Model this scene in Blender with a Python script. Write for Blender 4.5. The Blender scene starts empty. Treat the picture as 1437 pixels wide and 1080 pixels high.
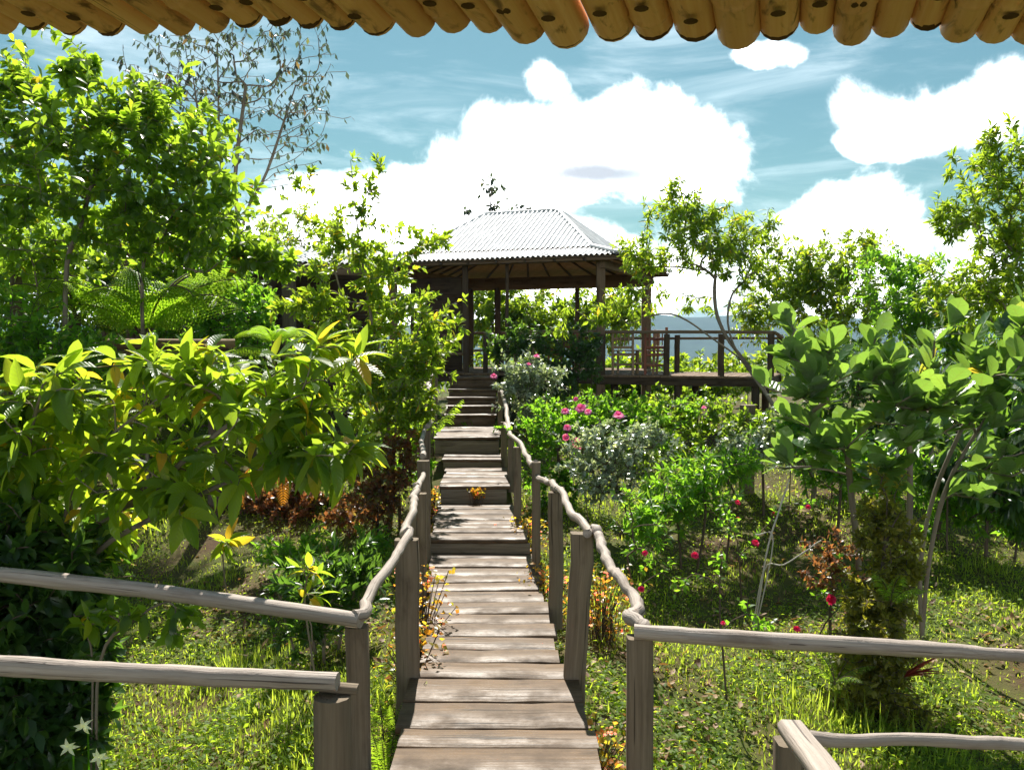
import bpy, math, random
import numpy as np
from mathutils import Vector
SC = bpy.context.scene
COL = SC.collection
R = math.radians
random.seed(7)
RNG = np.random.default_rng(7)

# ------------------------------------------------------------------ camera, sky, sun, exposure
F = 1250.0; HOR = 480.0; CXP = 718.5; EYE = 2.05
PITCH = math.atan((540 - HOR) / F)
cam = bpy.data.cameras.new("camera"); camo = bpy.data.objects.new("camera", cam); COL.objects.link(camo)
cam.sensor_width = 36; cam.lens = 36 * F / 1437; cam.clip_start = .05; cam.clip_end = 9000
camo.location = (0, 0, EYE); camo.rotation_euler = (R(90) - PITCH, 0, 0)
SC.camera = camo
SUN_EL, SUN_AZ = 49.5, -2.5       # azimuth measured from +Y towards +X
sl = bpy.data.lights.new("sun", 'SUN'); sl.energy = 4.3; sl.angle = R(.5); sl.color = (1, .95, .86)
so = bpy.data.objects.new("sun", sl); COL.objects.link(so)
sd = Vector((math.sin(R(SUN_AZ)) * math.cos(R(SUN_EL)), math.cos(R(SUN_AZ)) * math.cos(R(SUN_EL)), math.sin(R(SUN_EL))))
so.rotation_euler = sd.to_track_quat('Z', 'Y').to_euler()
SC.view_settings.view_transform = 'Standard'; SC.view_settings.look = 'None'
SC.view_settings.gamma = 1; SC.view_settings.exposure = 1.28
SC.view_settings.use_curve_mapping = False
try:
    SC.cycles.max_bounces = 12; SC.cycles.transmission_bounces = 8; SC.cycles.diffuse_bounces = 8
    SC.cycles.transparent_max_bounces = 4; SC.cycles.use_denoising = True
    SC.cycles.caustics_reflective = False; SC.cycles.caustics_refractive = False
except Exception: pass

def W(px, py, D):
    """world point at distance D (metres ahead) on the ray of photo pixel px, py"""
    x = (px - CXP) / F; y = (540 - py) / F
    c, s = math.cos(PITCH), math.sin(PITCH)
    dy = c + y * s; dz = y * c - s
    t = D / dy
    return np.array([x * t, D, EYE + dz * t])

class NT:
    def __init__(s, tree): s.t = tree; s.n = tree.nodes; s.l = tree.links
    def new(s, typ, **kw):
        n = s.n.new(typ)
        for k, v in kw.items(): setattr(n, k, v)
        return n
    def put(s, sock, v):
        if v is None: return
        if hasattr(v, 'is_output'): s.l.new(v, sock)
        else: sock.default_value = v
    def math(s, op, a, b=None, c=None, clamp=False):
        n = s.new('ShaderNodeMath', operation=op, use_clamp=clamp)
        s.put(n.inputs[0], a); s.put(n.inputs[1], b); s.put(n.inputs[2], c)
        return n.outputs[0]
    def vmath(s, op, a, b=None):
        n = s.new('ShaderNodeVectorMath', operation=op); s.put(n.inputs[0], a); s.put(n.inputs[1], b)
        return n.outputs[0]
    def mix(s, f, a, b, blend='MIX'):
        n = s.new('ShaderNodeMix', data_type='RGBA', blend_type=blend)
        s.put(n.inputs[0], f); s.put(n.inputs[6], a); s.put(n.inputs[7], b)
        return n.outputs[2]
    def noise(s, vec, scale, detail=4, rough=.55, dist=0):
        n = s.new('ShaderNodeTexNoise'); s.put(n.inputs['Vector'], vec)
        n.inputs['Scale'].default_value = scale; n.inputs['Detail'].default_value = detail
        n.inputs['Roughness'].default_value = rough; n.inputs['Distortion'].default_value = dist
        return n.outputs[0]
    def ramp(s, f, stops, interp='LINEAR'):
        n = s.new('ShaderNodeValToRGB'); e = n.color_ramp; e.interpolation = interp
        while len(e.elements) < len(stops): e.elements.new(.5)
        for el, (p, c) in zip(e.elements, stops):
            el.position = p; el.color = (*c, 1) if not isinstance(c, (int, float)) else (c, c, c, 1)
        s.put(n.inputs[0], f); return n.outputs[0]
    def sstep(s, x, a, b):
        n = s.new('ShaderNodeMapRange', interpolation_type='SMOOTHSTEP')
        s.put(n.inputs[0], x); n.inputs[1].default_value = a; n.inputs[2].default_value = b
        return n.outputs[0]

def make_world():
    w = bpy.data.worlds.new("World"); SC.world = w; w.use_nodes = True
    N = NT(w.node_tree); N.n.clear()
    out = N.new('ShaderNodeOutputWorld'); bg = N.new('ShaderNodeBackground'); N.l.new(bg.outputs[0], out.inputs[0])
    sky = N.new('ShaderNodeTexSky', sky_type='NISHITA'); sky.sun_disc = False
    sky.sun_elevation = R(SUN_EL); sky.sun_rotation = R(SUN_AZ); sky.air_density = 1.3; sky.dust_density = .6; sky.ozone_density = 1.5
    tc = N.new('ShaderNodeTexCoord').outputs['Generated']
    sep = N.new('ShaderNodeSeparateXYZ'); N.l.new(tc, sep.inputs[0])
    x, y, z = sep.outputs
    yy = N.math('MAXIMUM', N.math('ABSOLUTE', y), .08)
    u = N.math('DIVIDE', x, yy); v = N.math('DIVIDE', z, yy)
    nz = N.noise(tc, 6.5, 10, .6, .25); nb = N.noise(tc, 2.6, 3, .5)
    blobs = [(810, 215, 235, 95), (960, 235, 140, 72), (620, 285, 120, 62), (765, 115, 50, 48), (715, 180, 95, 55),
             (1215, 325, 175, 66), (1345, 165, 135, 58), (1050, 84, 60, 24), (1425, 115, 80, 38), (720, 400, 1300, 108), (460, 300, 100, 45), (1210, 205, 40, 22)]
    m = None
    for (px, py, rx, ry) in blobs:
        a = N.math('DIVIDE', N.math('SUBTRACT', u, (px - CXP) / F), rx / F)
        b = N.math('DIVIDE', N.math('SUBTRACT', v, (HOR - py) / F), ry / F)
        d = N.math('SUBTRACT', 1.0, N.math('SQRT', N.math('ADD', N.math('MULTIPLY', a, a), N.math('MULTIPLY', b, b))))
        m = d if m is None else N.math('MAXIMUM', m, d)
    m = N.math('MAXIMUM', m, -.7)
    high = N.math('MULTIPLY', N.sstep(z, .42, .6), N.math('MULTIPLY', N.math('SUBTRACT', nb, .45), 3.0))
    m = N.math('ADD', m, high)
    f = N.math('ADD', m, N.math('MULTIPLY', N.math('SUBTRACT', nz, .5), 3.6))
    cl = N.sstep(f, -.12, .62)
    cl = N.math('POWER', cl, 1.8)
    wisp = N.math('MULTIPLY', N.sstep(N.noise(N.vmath('MULTIPLY', tc, (2, 2, 11)), 2.2, 6, .6, .6), .42, .8), .10)
    cl = N.math('MAXIMUM', cl, wisp)
    # grey underside bank
    a = N.math('DIVIDE', N.math('SUBTRACT', u, (850 - CXP) / F), 150 / F); b = N.math('DIVIDE', N.math('SUBTRACT', v, (HOR - 246) / F), 26 / F)
    gd = N.math('SUBTRACT', 1.0, N.math('SQRT', N.math('ADD', N.math('MULTIPLY', a, a), N.math('MULTIPLY', b, b))))
    gf = N.math('MULTIPLY', N.sstep(N.math('ADD', gd, N.math('MULTIPLY', N.math('SUBTRACT', nz, .5), 2.4)), -.5, .9), 1.0)
    skyc = N.mix(1.0, sky.outputs[0], (.125, .200, .182, 1), 'MULTIPLY')
    cloudc = N.mix(gf, (18, 18, 18.2, 1), (2.0, 2.1, 2.25, 1))
    c = N.mix(cl, skyc, cloudc)
    N.l.new(c, bg.inputs[0]); bg.inputs[1].default_value = .15
make_world()

# ------------------------------------------------------------------ mesh helper
class MB:
    def __init__(s): s.v = []; s.f = []; s.fc = []; s.r = []; s.lc = []; s.n = 0
    def add(s, verts, quads, rnd=0.0, lc=None):
        """verts (n,3); quads (m,k) array of indices"""
        verts = np.asarray(verts, float); n = len(verts)
        s.v.append(verts); s.f.append(np.asarray(quads, dtype=np.int64) + s.n)
        s.r.append(np.broadcast_to(np.asarray(rnd, float), (n,)))
        s.lc.append(np.zeros((n, 3)) if lc is None else np.asarray(lc, float)); s.n += n
    def build(s, name, mat, parent=None, smooth=True):
        me = bpy.data.meshes.new(name)
        if s.n:
            V = np.concatenate(s.v); o = 0
            cnt = np.concatenate([np.full(len(q), q.shape[1]) for q in s.f]); idx = np.concatenate([q.ravel() for q in s.f])
            me.vertices.add(len(V)); me.loops.add(len(idx)); me.polygons.add(len(cnt))
            me.vertices.foreach_set('co', V.ravel()); me.loops.foreach_set('vertex_index', idx.astype(np.int32))
            st = np.concatenate([[0], np.cumsum(cnt)[:-1]])
            me.polygons.foreach_set('loop_start', st.astype(np.int32)); me.polygons.foreach_set('loop_total', cnt.astype(np.int32))
            a = me.attributes.new('rnd', 'FLOAT', 'POINT'); a.data.foreach_set('value', np.concatenate(s.r).astype(np.float32))
            a = me.attributes.new('lc', 'FLOAT_VECTOR', 'POINT'); a.data.foreach_set('vector', np.concatenate(s.lc).ravel().astype(np.float32))
            me.update(calc_edges=True)
            me.polygons.foreach_set('use_smooth', np.full(len(cnt), smooth, dtype=bool))
        ob = bpy.data.objects.new(name, me); COL.objects.link(ob)
        if mat: me.materials.append(mat)
        if parent is not None:
            ob.parent = parent
            off = np.zeros(3); p = parent
            while p is not None: off += np.array(p.location); p = p.parent
            if s.n: me.vertices.foreach_set('co', (V - off).ravel())
            me.update()
        return ob

def nrm(a): return a / np.maximum(np.linalg.norm(a, axis=-1, keepdims=True), 1e-9)

def beam(mb, a, b, w, h, up=(0, 0, 1), seg=1, jit=0.0, bev=.006, rnd=None):
    """rectangular timber from a to b with chamfered long edges and a little warp"""
    a = np.array(a, float); b = np.array(b, float); d = b - a; L = np.linalg.norm(d); d /= L
    up = np.array(up, float); s = np.cross(d, up); s /= np.linalg.norm(s); u = np.cross(s, d)
    rnd = random.random() if rnd is None else rnd
    c = min(bev, w * .3, h * .3)
    pr = np.array([(-w/2+c, -h/2), (w/2-c, -h/2), (w/2, -h/2+c), (w/2, h/2-c), (w/2-c, h/2), (-w/2+c, h/2), (-w/2, h/2-c), (-w/2, -h/2+c)])
    V, LC = [], []
    for i in range(seg + 1):
        t = i / seg; o = RNG.normal(0, jit, 2) if jit else np.zeros(2); sc = 1 + (RNG.normal(0, jit * 4) if jit else 0)
        p = pr * sc
        V.append(a + d * L * t + s * (p[:, :1] + o[0]) + u * (p[:, 1:] + o[1]))
        LC.append(np.column_stack([np.full(8, t * L), p[:, 0], p[:, 1]]))
    q = [[i*8+j, i*8+(j+1) % 8, (i+1)*8+(j+1) % 8, (i+1)*8+j] for i in range(seg) for j in range(8)]
    mb.add(np.concatenate(V), q, rnd, np.concatenate(LC))
    e0 = V[0]; e1 = V[-1]
    mb.add(e0, [[7, 6, 5, 4, 3, 2, 1, 0]], rnd, LC[0]); mb.add(e1, [[0, 1, 2, 3, 4, 5, 6, 7]], rnd, LC[-1])

def tube(mb, P, rad, n=8, rnd=None, cap=True, knob=0.0, oval=1.0):
    P = np.asarray(P, float); m = len(P); rad = np.broadcast_to(np.asarray(rad, float), (m,))
    T = np.gradient(P, axis=0); T = nrm(T)
    ref = np.array([0, 0, 1.]) if abs(T[0, 2]) < .9 else np.array([1., 0, 0])
    s = nrm(np.cross(T, ref)); u = np.cross(s, T)
    a = np.arange(n) * 2 * np.pi / n
    rr = rad[:, None] * (1 + (RNG.normal(0, knob, (m, n)) if knob else 0))
    V = P[:, None] + s[:, None] * (np.cos(a) * rr)[..., None] + u[:, None] * (np.sin(a) * rr * oval)[..., None]
    ln = np.concatenate([[0], np.cumsum(np.linalg.norm(np.diff(P, axis=0), axis=1))])
    lc = np.stack([np.repeat(ln[:, None], n, 1), np.cos(a)[None] * rr, np.sin(a)[None] * rr], -1)
    i = np.arange(m - 1)[:, None]; j = np.arange(n)[None]; k = (j + 1) % n
    q = np.stack([i*n+j, i*n+k, (i+1)*n+k, (i+1)*n+j], -1).reshape(-1, 4)
    rnd = random.random() if rnd is None else rnd
    mb.add(V.reshape(-1, 3), q, rnd, lc.reshape(-1, 3))
    if cap:
        mb.add(V[0], [list(range(n))[::-1]], rnd, lc[0]); mb.add(V[-1], [list(range(n))], rnd, lc[-1])

def spline(P, k=6):
    P = np.asarray(P, float)
    if len(P) < 3: return np.array([P[0] + (P[-1]-P[0]) * t for t in np.linspace(0, 1, k + 1)])
    Q = np.vstack([2*P[0]-P[1], P, 2*P[-1]-P[-2]]); out = []
    for i in range(1, len(Q) - 2):
        for t in np.arange(k) / k:
            p0, p1, p2, p3 = Q[i-1:i+3]
            out.append(.5*((2*p1)+(p2-p0)*t+(2*p0-5*p1+4*p2-p3)*t*t+(3*p1-p0-3*p2+p3)*t**3))
    out.append(P[-1]); return np.array(out)

# ------------------------------------------------------------------ materials
def new_mat(name):
    m = bpy.data.materials.new(name); m.use_nodes = True; N = NT(m.node_tree)
    return m, N, N.n['Principled BSDF'], N.n['Material Output']
def attr(N, name, out): return N.new('ShaderNodeAttribute', attribute_name=name).outputs[out]

def wood(name, dark, light, rough=.7, spec=.3, bump=.25, fine=55, stain=None, crack=.5, patch=0, cf=30):
    m, N, b, o = new_mat(name)
    lc = attr(N, 'lc', 'Vector'); r = attr(N, 'rnd', 'Fac')
    off = N.new('ShaderNodeCombineXYZ'); N.put(off.inputs[0], N.math('MULTIPLY', r, 37)); N.put(off.inputs[1], N.math('MULTIPLY', r, 91)); N.put(off.inputs[2], N.math('MULTIPLY', r, 53))
    vec = N.vmath('ADD', N.vmath('MULTIPLY', lc, (1.6, fine, fine)), off.outputs[0])
    g = N.noise(vec, 1.0, 6, .65, .4); g2 = N.noise(N.vmath('ADD', N.vmath('MULTIPLY', lc, (3, 9, 9)), off.outputs[0]), 1.0, 4, .6)
    c = N.ramp(g, [(.25, dark), (.72, light)])
    c = N.mix(N.math('MULTIPLY', r, .45), c, tuple(x * .6 for x in light) + (1,))
    c = N.mix(N.sstep(g2, .5, .8), c, (*(stain or tuple(x * .45 for x in dark)), 1))
    cr = N.sstep(N.noise(N.vmath('ADD', N.vmath('MULTIPLY', lc, (.9, cf, cf)), off.outputs[0]), 1.0, 2, .5), .34, .30)
    c = N.mix(N.math('MULTIPLY', cr, crack), c, tuple(x * .25 for x in dark) + (1,))
    N.put(b.inputs['Base Color'], c); b.inputs['Specular IOR Level'].default_value = spec
    ro = N.math('ADD', rough - .12, N.math('MULTIPLY', g2, .3))
    if patch:
        wn = N.noise(N.new('ShaderNodeNewGeometry').outputs['Position'], 3.2, 5, .65)
        ro = N.math('ADD', ro, N.math('MULTIPLY', N.sstep(wn, .36, .66), patch))
        c = N.mix(N.math('MULTIPLY', N.sstep(wn, .44, .7), .5), c, tuple(x * .6 for x in dark) + (1,)); N.put(b.inputs['Base Color'], c)
    N.put(b.inputs['Roughness'], ro)
    bp = N.new('ShaderNodeBump'); bp.inputs['Strength'].default_value = bump; bp.inputs['Distance'].default_value = .01
    N.put(bp.inputs['Height'], N.math('SUBTRACT', g, cr)); N.l.new(bp.outputs[0], b.inputs['Normal'])
    return m

def leaf(name, cols, trans=.5, tcol=(.36, .46, .03), rough=.36, spec=.5, vein=0, under=None):
    """cols: ramp stops over the per-leaf random value"""
    m, N, b, o = new_mat(name)
    r = attr(N, 'rnd', 'Fac'); lc = attr(N, 'lc', 'Vector')
    c = N.ramp(r, cols)
    tx = N.noise(N.new('ShaderNodeNewGeometry').outputs['Position'], 22, 2)
    c = N.mix(N.math('MULTIPLY', tx, .35), c, N.mix(1.0, c, (.55, .6, .5, 1), 'MULTIPLY'))
    t = N.mix(.42, tuple(min(.9, x * 1.25) for x in tcol) + (1,), N.mix(1.0, c, (5.2, 4.8, 2.0, 1), 'MULTIPLY'))
    bp = None
    if vein:
        sp = N.new('ShaderNodeSeparateXYZ'); N.l.new(lc, sp.inputs[0])
        av = N.math('ABSOLUTE', sp.outputs[1])
        w = N.math('SINE', N.math('MULTIPLY', N.math('SUBTRACT', sp.outputs[0], N.math('MULTIPLY', av, .16)), vein))
        mid = N.sstep(av, .10, .03)
        vn = N.math('MAXIMUM', mid, N.math('MULTIPLY', N.sstep(w, .78, 1.0), .7))
        c = N.mix(N.math('MULTIPLY', vn, .55), c, N.mix(1.0, c, (2.2, 2.0, 1.8, 1), 'MULTIPLY'))
        t = N.mix(N.math('MULTIPLY', vn, .4), t, (.3, .34, .05, 1))
        bp = N.new('ShaderNodeBump'); bp.inputs['Strength'].default_value = .5; bp.inputs['Distance'].default_value = .006
        N.put(bp.inputs['Height'], N.math('MULTIPLY', w, -.5)); N.l.new(bp.outputs[0], b.inputs['Normal'])
    if under:
        c = N.mix(N.new('ShaderNodeNewGeometry').outputs['Backfacing'], c, (*under, 1))
    N.put(b.inputs['Base Color'], c); b.inputs['Roughness'].default_value = rough; b.inputs['Specular IOR Level'].default_value = spec
    tr = N.new('ShaderNodeBsdfTranslucent'); N.put(tr.inputs[0], t)
    mx = N.new('ShaderNodeMixShader'); mx.inputs[0].default_value = min(.62, trans * 1.22)
    N.l.new(b.outputs[0], mx.inputs[1]); N.l.new(tr.outputs[0], mx.inputs[2]); N.l.new(mx.outputs[0], o.inputs[0])
    return m

def plain(name, col, rough=.6, spec=.3, var=.3, scale=30, metal=0):
    m, N, b, o = new_mat(name)
    n = N.noise(N.new('ShaderNodeNewGeometry').outputs['Position'], scale, 5, .6)
    N.put(b.inputs['Base Color'], N.mix(n, tuple(x * (1 - var) for x in col) + (1,), tuple(min(1, x * (1 + var)) for x in col) + (1,)))
    b.inputs['Roughness'].default_value = rough; b.inputs['Specular IOR Level'].default_value = spec; b.inputs['Metallic'].default_value = metal
    return m

M = {}
M['plank'] = wood('weathered_plank', (.062, .036, .018), (.18, .112, .06), .42, .26, .5, 45, (.042, .025, .013), .8, .22)
M['post'] = wood('grey_post_wood', (.10, .074, .048), (.27, .21, .145), .8, .2, .5, 45, (.09, .066, .044), .7, 0, 45)
M['rail'] = wood('bleached_rail_wood', (.17, .125, .10), (.52, .44, .37), .62, .35, .6, 75, (.20, .15, .115), .8, 0, 80)
M['dark_timber'] = wood('dark_timber', (.04, .028, .02), (.11, .078, .05), .8, .2, .3)
M['brown_timber'] = wood('brown_timber', (.11, .07, .042), (.26, .175, .11), .8, .2, .3)
M['chair'] = wood('chair_wood', (.26, .16, .09), (.5, .35, .21), .6, .3, .2)
M['red_chair'] = wood('reddish_chair_wood', (.16, .05, .03), (.34, .12, .07), .5, .3, .2)
M['bamboo'] = None
M['bark'] = wood('grey_bark', (.10, .08, .06), (.30, .25, .19), .9, .1, .7, 18)
M['bark_dark'] = wood('dark_bark', (.05, .038, .03), (.15, .11, .08), .9, .1, .7, 18)
M['twig_pale'] = wood('pale_dead_wood', (.35, .31, .27), (.62, .57, .5), .8, .2, .4, 20)

def bamboo_mat():
    m, N, b, o = new_mat('dry_bamboo')
    lc = attr(N, 'lc', 'Vector'); r = attr(N, 'rnd', 'Fac')
    off = N.new('ShaderNodeCombineXYZ'); N.put(off.inputs[0], N.math('MULTIPLY', r, 17)); N.put(off.inputs[1], N.math('MULTIPLY', r, 71)); N.put(off.inputs[2], N.math('MULTIPLY', r, 29))
    g = N.noise(N.vmath('ADD', N.vmath('MULTIPLY', lc, (2, 70, 70)), off.outputs[0]), 1.0, 5, .6)
    s = N.noise(N.vmath('ADD', N.vmath('MULTIPLY', lc, (9, 28, 28)), off.outputs[0]), 1.0, 5, .6, .6)
    c = N.ramp(g, [(.25, (.70, .38, .16)), (.75, (.86, .58, .31))])
    c = N.mix(N.math('MULTIPLY', r, .6), c, (.52, .29, .13, 1))
    c = N.mix(N.sstep(s, .52, .72), c, (.20, .115, .045, 1))
    cr = N.sstep(N.noise(N.vmath('ADD', N.vmath('MULTIPLY', lc, (.5, 40, 40)), off.outputs[0]), 1.0, 2, .5), .30, .27)
    c = N.mix(N.math('MULTIPLY', cr, .7), c, (.06, .035, .015, 1))
    N.put(b.inputs['Base Color'], c); b.inputs['Roughness'].default_value = .6; b.inputs['Specular IOR Level'].default_value = .25
    bp = N.new('ShaderNodeBump'); bp.inputs['Strength'].default_value = .25; bp.inputs['Distance'].default_value = .006
    N.put(bp.inputs['Height'], g); N.l.new(bp.outputs[0], b.inputs['Normal'])
    return m
M['bamboo'] = bamboo_mat()
M['bamboo_dark'] = plain('bamboo_hollow', (.10, .06, .03), .9, .1, .5)

G = lambda *a: list(a)
dk, md, lt, yl, og = (.022, .055, .012), (.04, .10, .014), (.075, .155, .016), (.19, .22, .018), (.42, .19, .02)
L_ = {}
L_['guava'] = leaf('large_veined_leaf', [(0, (.03, .08, .014)), (.45, (.07, .15, .016)), (.78, (.15, .22, .018)), (.93, (.26, .25, .02)), (1, (.5, .23, .03))], .5, (.42, .50, .03), .34, .5, vein=62)
L_['broad'] = leaf('broad_tree_leaf', [(0, (.025, .06, .012)), (.45, (.05, .115, .014)), (.8, (.10, .175, .018)), (.97, yl), (1, og)], .5, (.40, .52, .03), .30, .65)
L_['yellowgreen'] = leaf('yellow_green_leaf', [(0, (.03, .075, .012)), (.45, (.06, .13, .014)), (.8, (.13, .2, .016)), (.96, (.27, .24, .02)), (1, og)], .5, (.42, .50, .03), .34, .55)
L_['fresh'] = leaf('fresh_green_leaf', [(0, (.03, .085, .012)), (.5, (.055, .145, .014)), (.9, (.12, .21, .02)), (1, yl)], .5, (.30, .52, .03), .36, .5)
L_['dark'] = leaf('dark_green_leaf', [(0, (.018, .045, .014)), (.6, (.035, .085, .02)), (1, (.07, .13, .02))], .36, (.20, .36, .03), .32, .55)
L_['sheen_tint'] = leaf('sheen_tinted_glossy_leaf', [(0, (.10, .15, .10)), (.45, (.22, .27, .23)), (1, (.46, .5, .48))], .25, (.2, .3, .08), .22, 1.0)  # white sky reflection on these leaves is put into their base colour
L_['red'] = leaf('reddish_leaf', [(0, (.05, .06, .018)), (.35, (.09, .045, .022)), (.6, (.17, .06, .035)), (.85, (.25, .12, .05)), (1, (.10, .13, .03))], .35, (.36, .15, .05), .36, .5)
L_['purple'] = leaf('drooping_dull_leaf', [(0, (.022, .03, .035)), (.7, (.04, .055, .05)), (.92, (.08, .12, .05)), (1, (.22, .10, .04))], .25, (.10, .15, .08), .4, .5)
L_['paddle'] = leaf('thick_paddle_leaf', [(0, (.03, .075, .022)), (.5, (.06, .125, .032)), (.95, (.12, .2, .045)), (.975, (.32, .20, .02)), (1, (.5, .2, .02))], .36, (.28, .44, .05), .28, .7, vein=30, under=(.16, .21, .11))
L_['olive'] = leaf('olive_leaf', [(0, (.06, .065, .014)), (.5, (.12, .125, .02)), (.9, (.22, .2, .025)), (1, (.28, .2, .03))], .4, (.34, .34, .03), .45, .4)
L_['fern'] = leaf('fern_frond_leaf', [(0, (.05, .12, .014)), (.6, (.10, .19, .018)), (1, (.16, .23, .02))], .5, (.40, .54, .03), .42, .4)
L_['deadfern'] = leaf('dead_fern_leaf', [(0, (.26, .10, .02)), (1, (.48, .22, .03))], .4, (.6, .28, .03), .6, .2)
L_['begonia'] = leaf('begonia_leaf', [(0, (.06, .14, .02)), (.35, (.17, .19, .02)), (.65, (.4, .26, .03)), (1, (.45, .12, .04))], .45, (.6, .36, .04), .34, .5)
L_['mango'] = leaf('long_hanging_leaf', [(0, (.018, .05, .012)), (.6, (.035, .085, .014)), (.95, (.07, .12, .016)), (1, (.3, .22, .02))], .36, (.2, .36, .03), .3, .6)
L_['brom'] = leaf('red_bromeliad_leaf', [(0, (.12, .02, .02)), (1, (.25, .05, .04))], .3, (.5, .06, .05), .35, .5)
L_['grass'] = leaf('grass_blade', [(0, (.07, .13, .014)), (.55, (.15, .22, .02)), (.85, (.24, .27, .03)), (1, (.38, .31, .11))], .45, (.42, .47, .06), .5, .3)
L_['clover'] = leaf('ground_cover_leaf', [(0, (.05, .10, .014)), (.5, (.10, .18, .018)), (.9, (.18, .23, .022)), (1, (.28, .22, .05))], .45, (.42, .52, .03), .55, .2)
L_['litter'] = leaf('fallen_leaf', [(0, (.10, .055, .03)), (.6, (.24, .13, .07)), (1, (.4, .27, .15))], .15, (.4, .2, .05), .6, .3)
L_['pink'] = leaf('pink_petal', [(0, (.58, .09, .40)), (.6, (.68, .18, .52)), (1, (.80, .45, .68))], .25, (.5, .16, .42), .5, .2)
L_['crimson'] = leaf('crimson_petal', [(0, (.45, .015, .09)), (1, (.62, .04, .19))], .3, (.5, .04, .16), .5, .2)
L_['palepink'] = leaf('pale_pink_petal', [(0, (.8, .42, .45)), (1, (.85, .6, .6))], .4, (.9, .55, .55), .5, .2)
L_['whitep'] = leaf('white_petal', [(0, (.75, .74, .6)), (1, (.82, .82, .76))], .4, (.85, .85, .6), .5, .2)

def metal_roof():
    m, N, b, o = new_mat('galvanised_sheet')
    p = N.new('ShaderNodeNewGeometry').outputs['Position']
    n = N.noise(p, 2.2, 6, .65); n2 = N.noise(N.vmath('MULTIPLY', p, (9, 9, 3)), 1.6, 5, .7)
    c = N.ramp(n, [(.3, (.46, .46, .46)), (.65, (.80, .80, .79))])
    c = N.mix(N.sstep(n2, .58, .74), c, (.30, .27, .25, 1))
    N.put(b.inputs['Base Color'], c); b.inputs['Metallic'].default_value = .05; b.inputs['Roughness'].default_value = .4
    return m
M['metal'] = metal_roof()
M['mat_ceiling'] = None
def matting():
    m, N, b, o = new_mat('woven_bamboo_mat')
    lc = attr(N, 'lc', 'Vector')
    ck = N.new('ShaderNodeTexChecker'); N.put(ck.inputs['Vector'], lc); ck.inputs['Scale'].default_value = 9
    n = N.noise(N.vmath('MULTIPLY', lc, (3, 60, 3)), 1, 4, .6)
    c = N.mix(N.math('MULTIPLY', ck.outputs[1], .3), N.ramp(n, [(.3, (.25, .16, .09)), (.7, (.42, .30, .18))]), (.2, .13, .07, 1))
    N.put(b.inputs['Base Color'], c); b.inputs['Roughness'].default_value = .7; b.inputs['Specular IOR Level'].default_value = .2
    return m
M['mat_ceiling'] = matting()

# ------------------------------------------------------------------ tagging
def tag(o, label=None, cat=None, group=None, kind=None):
    if label: o['label'] = label
    if cat: o['category'] = cat
    if group: o['group'] = group
    if kind: o['kind'] = kind
    return o
def thing(name, loc, label, cat, group=None):
    o = bpy.data.objects.new(name, None); o.empty_display_size = .2; COL.objects.link(o); o.location = tuple(loc)
    return tag(o, label, cat, group)

# ------------------------------------------------------------------ ground
def ss(x, a, b):
    t = np.clip((x - a) / (b - a), 0, 1); return t * t * (3 - 2 * t)
STEPS = [(3.0, 0.0), (8.6, .13), (10.6, .33), (12.17, .45), (12.76, .675), (14.6, .86), (15.8, 1.43)]
def gz(x, y):
    x = np.asarray(x, float); y = np.asarray(y, float)
    side = -.78 + .95 * ss(y, 5.5, 16.5) + .25 * ss(y, 15, 20)
    side = side + 1.5 * ss(y, 10.5, 15.5) * ss(-x, 3.0, 6.0)
    pathz = -.32 + .13 * ss(y, 8, 9) + .45 * ss(y, 10, 13.5) + .25 * ss(y, 13.5, 16.5)
    k = ss(np.abs(x + .25 + .03 * y * 0), 2.2, .7)
    k = k * ss(y, 3.5, 6) * ss(y, 19, 16)
    z = side * (1 - k) + pathz * k
    bump = .05 * np.sin(x * 1.7 + y * .6) + .04 * np.sin(x * .7 - y * 1.9 + 1) + .025 * np.sin(3.1 * x + 2.3 * y)
    z = z + bump * ss(y, 60, 30)
    z = z - 45 * ss(y, 26, 240) - 6 * ss(np.abs(x), 14, 80)
    return z
def axis(lo, hi, near, far, lim):
    a = list(np.arange(-lim, lim + near, near)); s = near; p = lim
    while p < far: s *= 1.35; p += s; a.append(p); a.insert(0, -p)
    return np.array(a)
gx = axis(0, 0, .3, 3600, 12); gy = axis(0, 0, .3, 3600, 14) + 10
XX, YY = np.meshgrid(gx, gy); ZZ = gz(XX, YY)
mb = MB(); nx, ny = len(gx), len(gy)
i = np.arange(ny - 1)[:, None]; j = np.arange(nx - 1)[None]
mb.add(np.stack([XX, YY, ZZ], -1).reshape(-1, 3), np.stack([i*nx+j, i*nx+j+1, (i+1)*nx+j+1, (i+1)*nx+j], -1).reshape(-1, 4))
def ground_mat():
    m, N, b, o = new_mat('garden_soil')
    p = N.new('ShaderNodeNewGeometry').outputs['Position']
    n = N.noise(p, .9, 5, .6); n2 = N.noise(p, 9, 6, .7); n3 = N.noise(p, 45, 3)
    c = N.ramp(n, [(.36, (.10, .062, .035)), (.5, (.10, .10, .028)), (.66, (.075, .115, .022))])
    c = N.mix(N.sstep(n2, .52, .72), c, (.17, .115, .07, 1)); c = N.mix(N.math('MULTIPLY', n3, .5), c, (.04, .032, .02, 1))
    N.put(b.inputs['Base Color'], c); b.inputs['Roughness'].default_value = .95; b.inputs['Specular IOR Level'].default_value = .1
    bp = N.new('ShaderNodeBump'); bp.inputs['Strength'].default_value = .8; bp.inputs['Distance'].default_value = .03
    N.put(bp.inputs['Height'], n2); N.l.new(bp.outputs[0], b.inputs['Normal'])
    return m
M['ground'] = ground_mat()
tag(mb.build('ground', M['ground']), kind='structure')

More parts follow.
